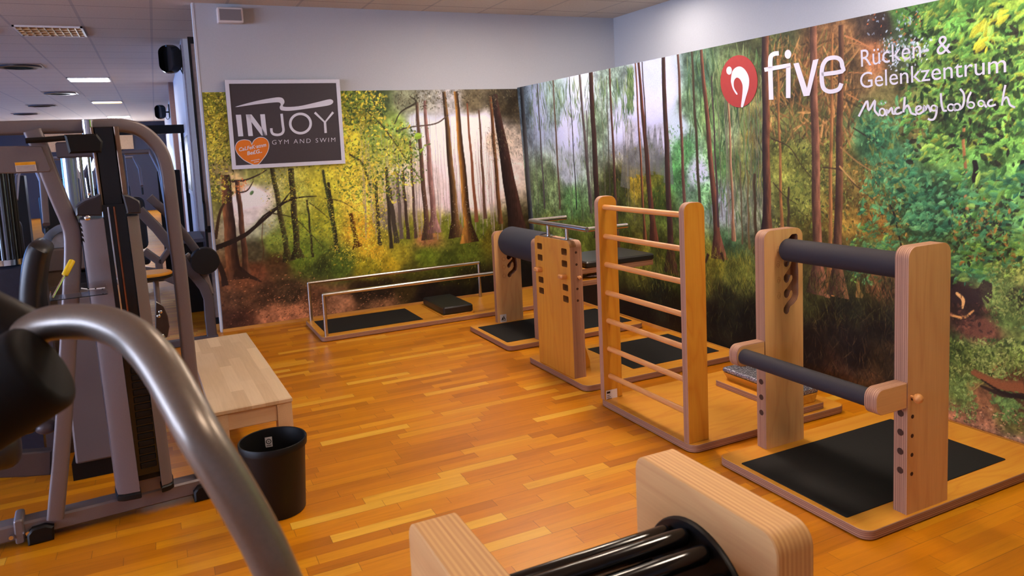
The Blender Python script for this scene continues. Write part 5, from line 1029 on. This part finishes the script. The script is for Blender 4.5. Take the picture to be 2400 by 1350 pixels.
# leg machine by the hall wall with the round black end disc
lm = thing('leg_machine', 'dark grey leg machine with diagonal beams and a round black counterweight, beside the hall wall', 'weight machine', (0.2, 7.0, 0)); Y = 6.95
def beam(name, pts, wd, y, m=GREYD, par=None, dep=0.06): 
    return MB().sweep([at(*q, y) for q in pts], RECT(wd, dep, 0.01), (0, 1, 0)).build(name, m, par)
beam('lower_beam', [(326, 492), (368, 535), (412, 590), (452, 640), (478, 672), (489, 700), (492, 745), (497, 786)], 0.085, Y, par=lm); beam('upper_beam', [(350, 462), (392, 500), (440, 560), (474, 606)], 0.07, Y+0.12, par=lm)
p = at(481, 613, Y-0.1); MB().lathe(p, [(0.06, 0.16), (0.112, 0.14), (0.118, 0.1), (0.118, 0.02), (0.112, 0.0), (0.02, -0.004)], 36, 0, 'y').build('counterweight', PLAST, lm)
q = at(470, 625, Y); MB().sweep([at(432, 600, Y+0.04), at(474, 640, Y+0.04), at(490, 690, Y+0.03)], RECT(0.09, 0.03), (0, 1, 0)).build('pivot_plate', GREY, lm)
beam('strut', [(330, 635), (372, 640), (420, 660)], 0.075, Y-0.1, par=lm); beam('strut', [(338, 588), (372, 612), (374, 640)], 0.06, Y-0.1, par=lm); beam('strut', [(374, 616), (396, 585)], 0.05, Y-0.1, par=lm)
e = at(372, 700, Y); fz = [at(330, 780, Y).x, at(497, 786, Y).x]; MB().box(fz[0]-0.3, fz[1]+0.05, Y-0.04, Y+0.04, 0.0005, 0.06, 0, 0.006).build('floor_rail', GREYD, lm)
MB().box(fz[0]-0.25, fz[0]-0.17, Y-0.04, Y+0.04, 0.0605, at(300, 470, Y).z, 0, 0.006).build('rear_upright', GREYD, lm)
# round stool
Y = 6.1; st_ = thing('round_stool', 'round stool with a pale wooden seat on one grey post, behind the shrouded stack', 'stool', (0, Y, 0)); p = at(360, 644, Y); sx_ = p.x-0.02
MB().lathe((sx_, Y, 0), [(0.11, p.z-0.035), (0.15, p.z-0.02), (0.15, p.z)], 32).build('seat_base', PLAST, st_); MB().lathe((sx_, Y, 0), [(0.148, p.z+0.0005), (0.15, p.z+0.012), (0.14, p.z+0.022)], 32).build('seat', W['x'], st_)
MB().tube([(sx_+0.03, Y, 0.02), (sx_+0.03, Y, p.z-0.036)], 0.02, 16).build('post', GREY, st_); MB().lathe((sx_+0.03, Y, 0), [(0.17, 0.0005), (0.17, 0.012), (0.05, 0.03)], 32).build('foot', GREYD, st_)
# cabinet by the hall wall
p = at(424, 542, 9.0); q = at(459, 562, 8.3)
cb = thing('low_cabinet', 'low black cabinet with a slate grey top against the hall wall', 'cabinet', (0.3, 8.9, 0)); zc = at(440, 552, 8.9).z
MB().box(0.10, 0.385, 8.45, 9.35, 0.0005, zc-0.04).build('body', PLAST, cb, 0); MB().box(0.08, 0.40, 8.42, 9.37, zc-0.0395, zc, 0, 0.005).build('top', mat('slate_top', (88, 92, 104), 0.4), cb)
# generic hall machines
def pulley(label, x, y, h=2.1, m=BLUE, hw=0.24):
    t = thing('cable_tower', label, 'cable machine', (x, y, 0))
    MB().box(x-hw-0.1, x+hw+0.1, y-0.06, y+0.06, 0.0005, 0.09, 0, 0.01).build('base_beam', GREYD, t)
    for s in (-1, 1): MB().tube([(x+s*hw, y, 0.0905), (x+s*hw, y, h)], 0.045, 18).build('upright_tube', m, t)
    MB().box(x-hw-0.06, x+hw+0.06, y-0.06, y+0.06, h+0.0005, h+0.11, 0, 0.01).build('head_beam', GREYD, t)
    MB().box(x-hw*0.5, x+hw*0.5, y-0.07, y+0.07, 0.1, 0.85, 0, 0.004).build('weight_stack', PLAST, t)
    for s in (-0.25*hw, 0.25*hw): MB().tube([(x+s, y-0.02, 0.8505), (x+s, y-0.02, h)], 0.012, 10).build('guide_rod', CHROME, t)
    if hw > 0.2: MB().lathe((x, y-0.12, h-0.08), [(0.03, 0), (0.06, 0.0), (0.06, 0.03), (0.03, 0.03)], 20, 0, 'y').build('pulley', PLAST, t)
    b = MB(); b.tube([(x, y-0.105, h-0.14), (x+0.02, y-0.15, 1.1)], 0.006, 8)
    for k in range(12): b.ball((x+0.012+k*0.0006, y-0.125-k*0.002, h-0.25-k*0.07), 0.011, n=8)
    b.build('cable', CHROME, t)
    return t
def bench(label, x, y, sg=1):
    t = thing('seated_machine', label, 'weight machine', (x, y, 0))
    MB().box(x-0.06, x+0.06, y-0.7, y+0.5, 0.0005, 0.08, 0, 0.01).build('base_beam', GREYD, t); MB().box(x-0.4, x+0.4, y+0.42, y+0.52, 0.0805, 0.16, 0, 0.01).build('cross_beam', GREYD, t)
    MB().box(x-0.05, x+0.05, y-0.2, y-0.1, 0.0805, 0.42).build('seat_post', GREYD, t, 0); MB().prism(rr(x-0.2, y-0.45, x+0.2, y+0.02, 0.06, 4), 'z', 0.4205, 0.50, 0, 0, 0.02).build('seat', VINYL, t)
    MB().prism(rr(x-0.19, 0.55, x+0.19, 1.2, 0.08, 4), 'y', y+0.06, y+0.14, 0, 0, 0.02).build('backrest', VINYL, t)
    MB().sweep([(x, y+0.18, 0.1605), (x, y+0.18, 1.4), (x, y+0.05, 1.72)], RECT(0.08, 0.06), (1, 0, 0)).build('upright', BLUE, t)
    MB().sweep([(x-0.42, y-0.35, 1.15), (x-0.40, y-0.1, 1.5), (x-0.3, y+0.1, 1.74), (x+0.3, y+0.1, 1.74), (x+0.40, y-0.1, 1.5), (x+0.42, y-0.35, 1.15)], RECT(0.05, 0.05), (0, 0.3, 1)).build('press_arm', GREY, t)
    for s in (-1, 1): MB().rod((x+s*0.42, y-0.36, 1.12), (x+s*0.42, y-0.40, 0.98), 0.02, 12, 0, 0.006).build('hand_grip', PLAST, t)
    MB().box(x+sg*0.36, x+sg*0.62, y+0.2, y+0.42, 0.1605, 1.5, 0, 0.01).build('weight_tower', PLAST, t)
    return t
p = at(166, 430, 5.9); cx = p.x
pulley('blue-lit silver cable tower seen between bent upright and black column', cx+0.1, 5.9, 1.66, BLUE, 0.1)
pulley('cable tower in the middle of the hall', -1.9, 9.0, 2.2); pulley('cable tower farther left down the hall', -3.2, 11.5, 2.2)
bench('dark seated press machine in the hall, seen under the labelled grey plate', -1.25, 7.3); bench('seated press machine farther down the hall, left of centre', -1.5, 13.5, -1)
bench('seated press machine in the hall, seen through the arched tube', -0.35, 10.0); bench('seated press machine at the far end of the hall', -0.7, 17.0, -1)
# ribbed column at the left edge, black stand below it
rc_ = thing('ribbed_roller_stand', 'black stand carrying a ribbed silver-black roller, at the left edge', 'exercise machine', (-1.0, 4.6, 0)); Y = 4.6
pa, pb = at(8, 400, Y), at(22, 606, Y); xx = (pa.x+pb.x)/2-0.01
MB().tube([(xx, Y, pb.z), (xx, Y, pa.z)], 0.055, 22).build('roller', BLUE, rc_)
b = MB()
for k in range(14): a = 2*math.pi*k/14; b.tube([(xx+0.055*math.cos(a), Y+0.055*math.sin(a), pb.z), (xx+0.055*math.cos(a), Y+0.055*math.sin(a), pa.z)], 0.009, 8)
b.build('roller_rib', PLAST, rc_); MB().lathe((xx, Y, 0), [(0.07, pb.z-0.03), (0.07, pb.z-0.001)], 24).build('collar', CHROME, rc_)
MB().box(xx-0.45, xx+0.065, Y-0.06, Y+0.3, 0.0005, pb.z-0.0305, 0, 0.02).build('stand', NAVY, rc_)
# leaning black back pad and silver disc machine
dm = thing('disc_machine', 'machine with a silver half disc and a leaning black back pad, left of the shrouds', 'weight machine', (-0.6, 4.7, 0)); Y = 4.75
c = at(162, 578, Y); R0 = abs(c.x-at(97, 578, Y).x)
out = [(c.x+R0*math.cos(t), c.z+R0*math.sin(t)) for t in np.linspace(math.pi, 0, 28)]; ins_ = [(c.x+R0*0.68*math.cos(t), c.z+R0*0.72*math.sin(t)) for t in np.linspace(0, math.pi, 28)]
MB().prism(out+ins_, 'y', Y-0.05, Y+0.05, 0, 0).build('rim', BLUE, dm); MB().prism([(c.x+R0*0.66*math.cos(t), c.z+R0*0.70*math.sin(t)) for t in np.linspace(math.pi, 0, 28)], 'y', Y-0.02, Y+0.02).build('dial_face', mat('pale_blue_dial', (176, 186, 214), 0.35, 0.3), dm)
MB().box(c.x-R0*0.9, c.x+R0*0.9, Y-0.05, Y+0.05, c.z-0.13, c.z-0.002, 0, 0.01).build('dial_base', GREY, dm)
MB().box(c.x-0.12, c.x-0.02, Y-0.04, Y+0.04, 0.0005, c.z-0.1305).build('pillar', mat('olive_grey_pillar', (96, 80, 70), 0.5), dm, 0); MB().box(c.x+0.02, c.x+0.2, Y+0.0, Y+0.1, 0.0005, c.z-0.1305, 0, 0.02).build('side_cover', NAVY, dm)
Yp = 4.35; pts = smoothpath([(90, 566), (74, 590), (64, 640), (60, 700), (66, 745)], 5)
MB().sweep([at(x+18, y, Yp) for x, y in pts], [[(q[0]*k, q[1]*k) for q in RECT(0.095, 0.30, 0.04)] for k in [0.55, 0.8, 0.93]+[1.0]*(len(pts)-6)+[0.97, 0.92, 0.8]], (0, 1, 0)).build('back_pad', VINYL, dm)
MB().box(c.x-0.18, c.x-0.10, 4.52, 4.60, 0.0005, at(110, 640, 4.6).z, 0, 0.01).build('pad_post', GREYD, dm)
# grey cabinet panel behind the upright (cover of the next stack)
gc = thing('stack_cover', 'tall grey-brown stack cover on a black plinth, behind the bent upright', 'weight machine', (-0.5, 4.3, 0)); Y = 4.25
pa, pb = at(165, 980, Y), at(248, 970, Y); MB().prism(rr(pa.x, 0.09, pb.x+0.02, 0.95, 0.01, 2), 'y', Y, Y+0.25, 0, 0, 0.01).build('cover_panel', GREY, gc); MB().box(pa.x-0.02, pb.x+0.04, Y+0.02, Y+0.24, 0.0005, 0.0895).build('plinth', PLAST, gc, 0)
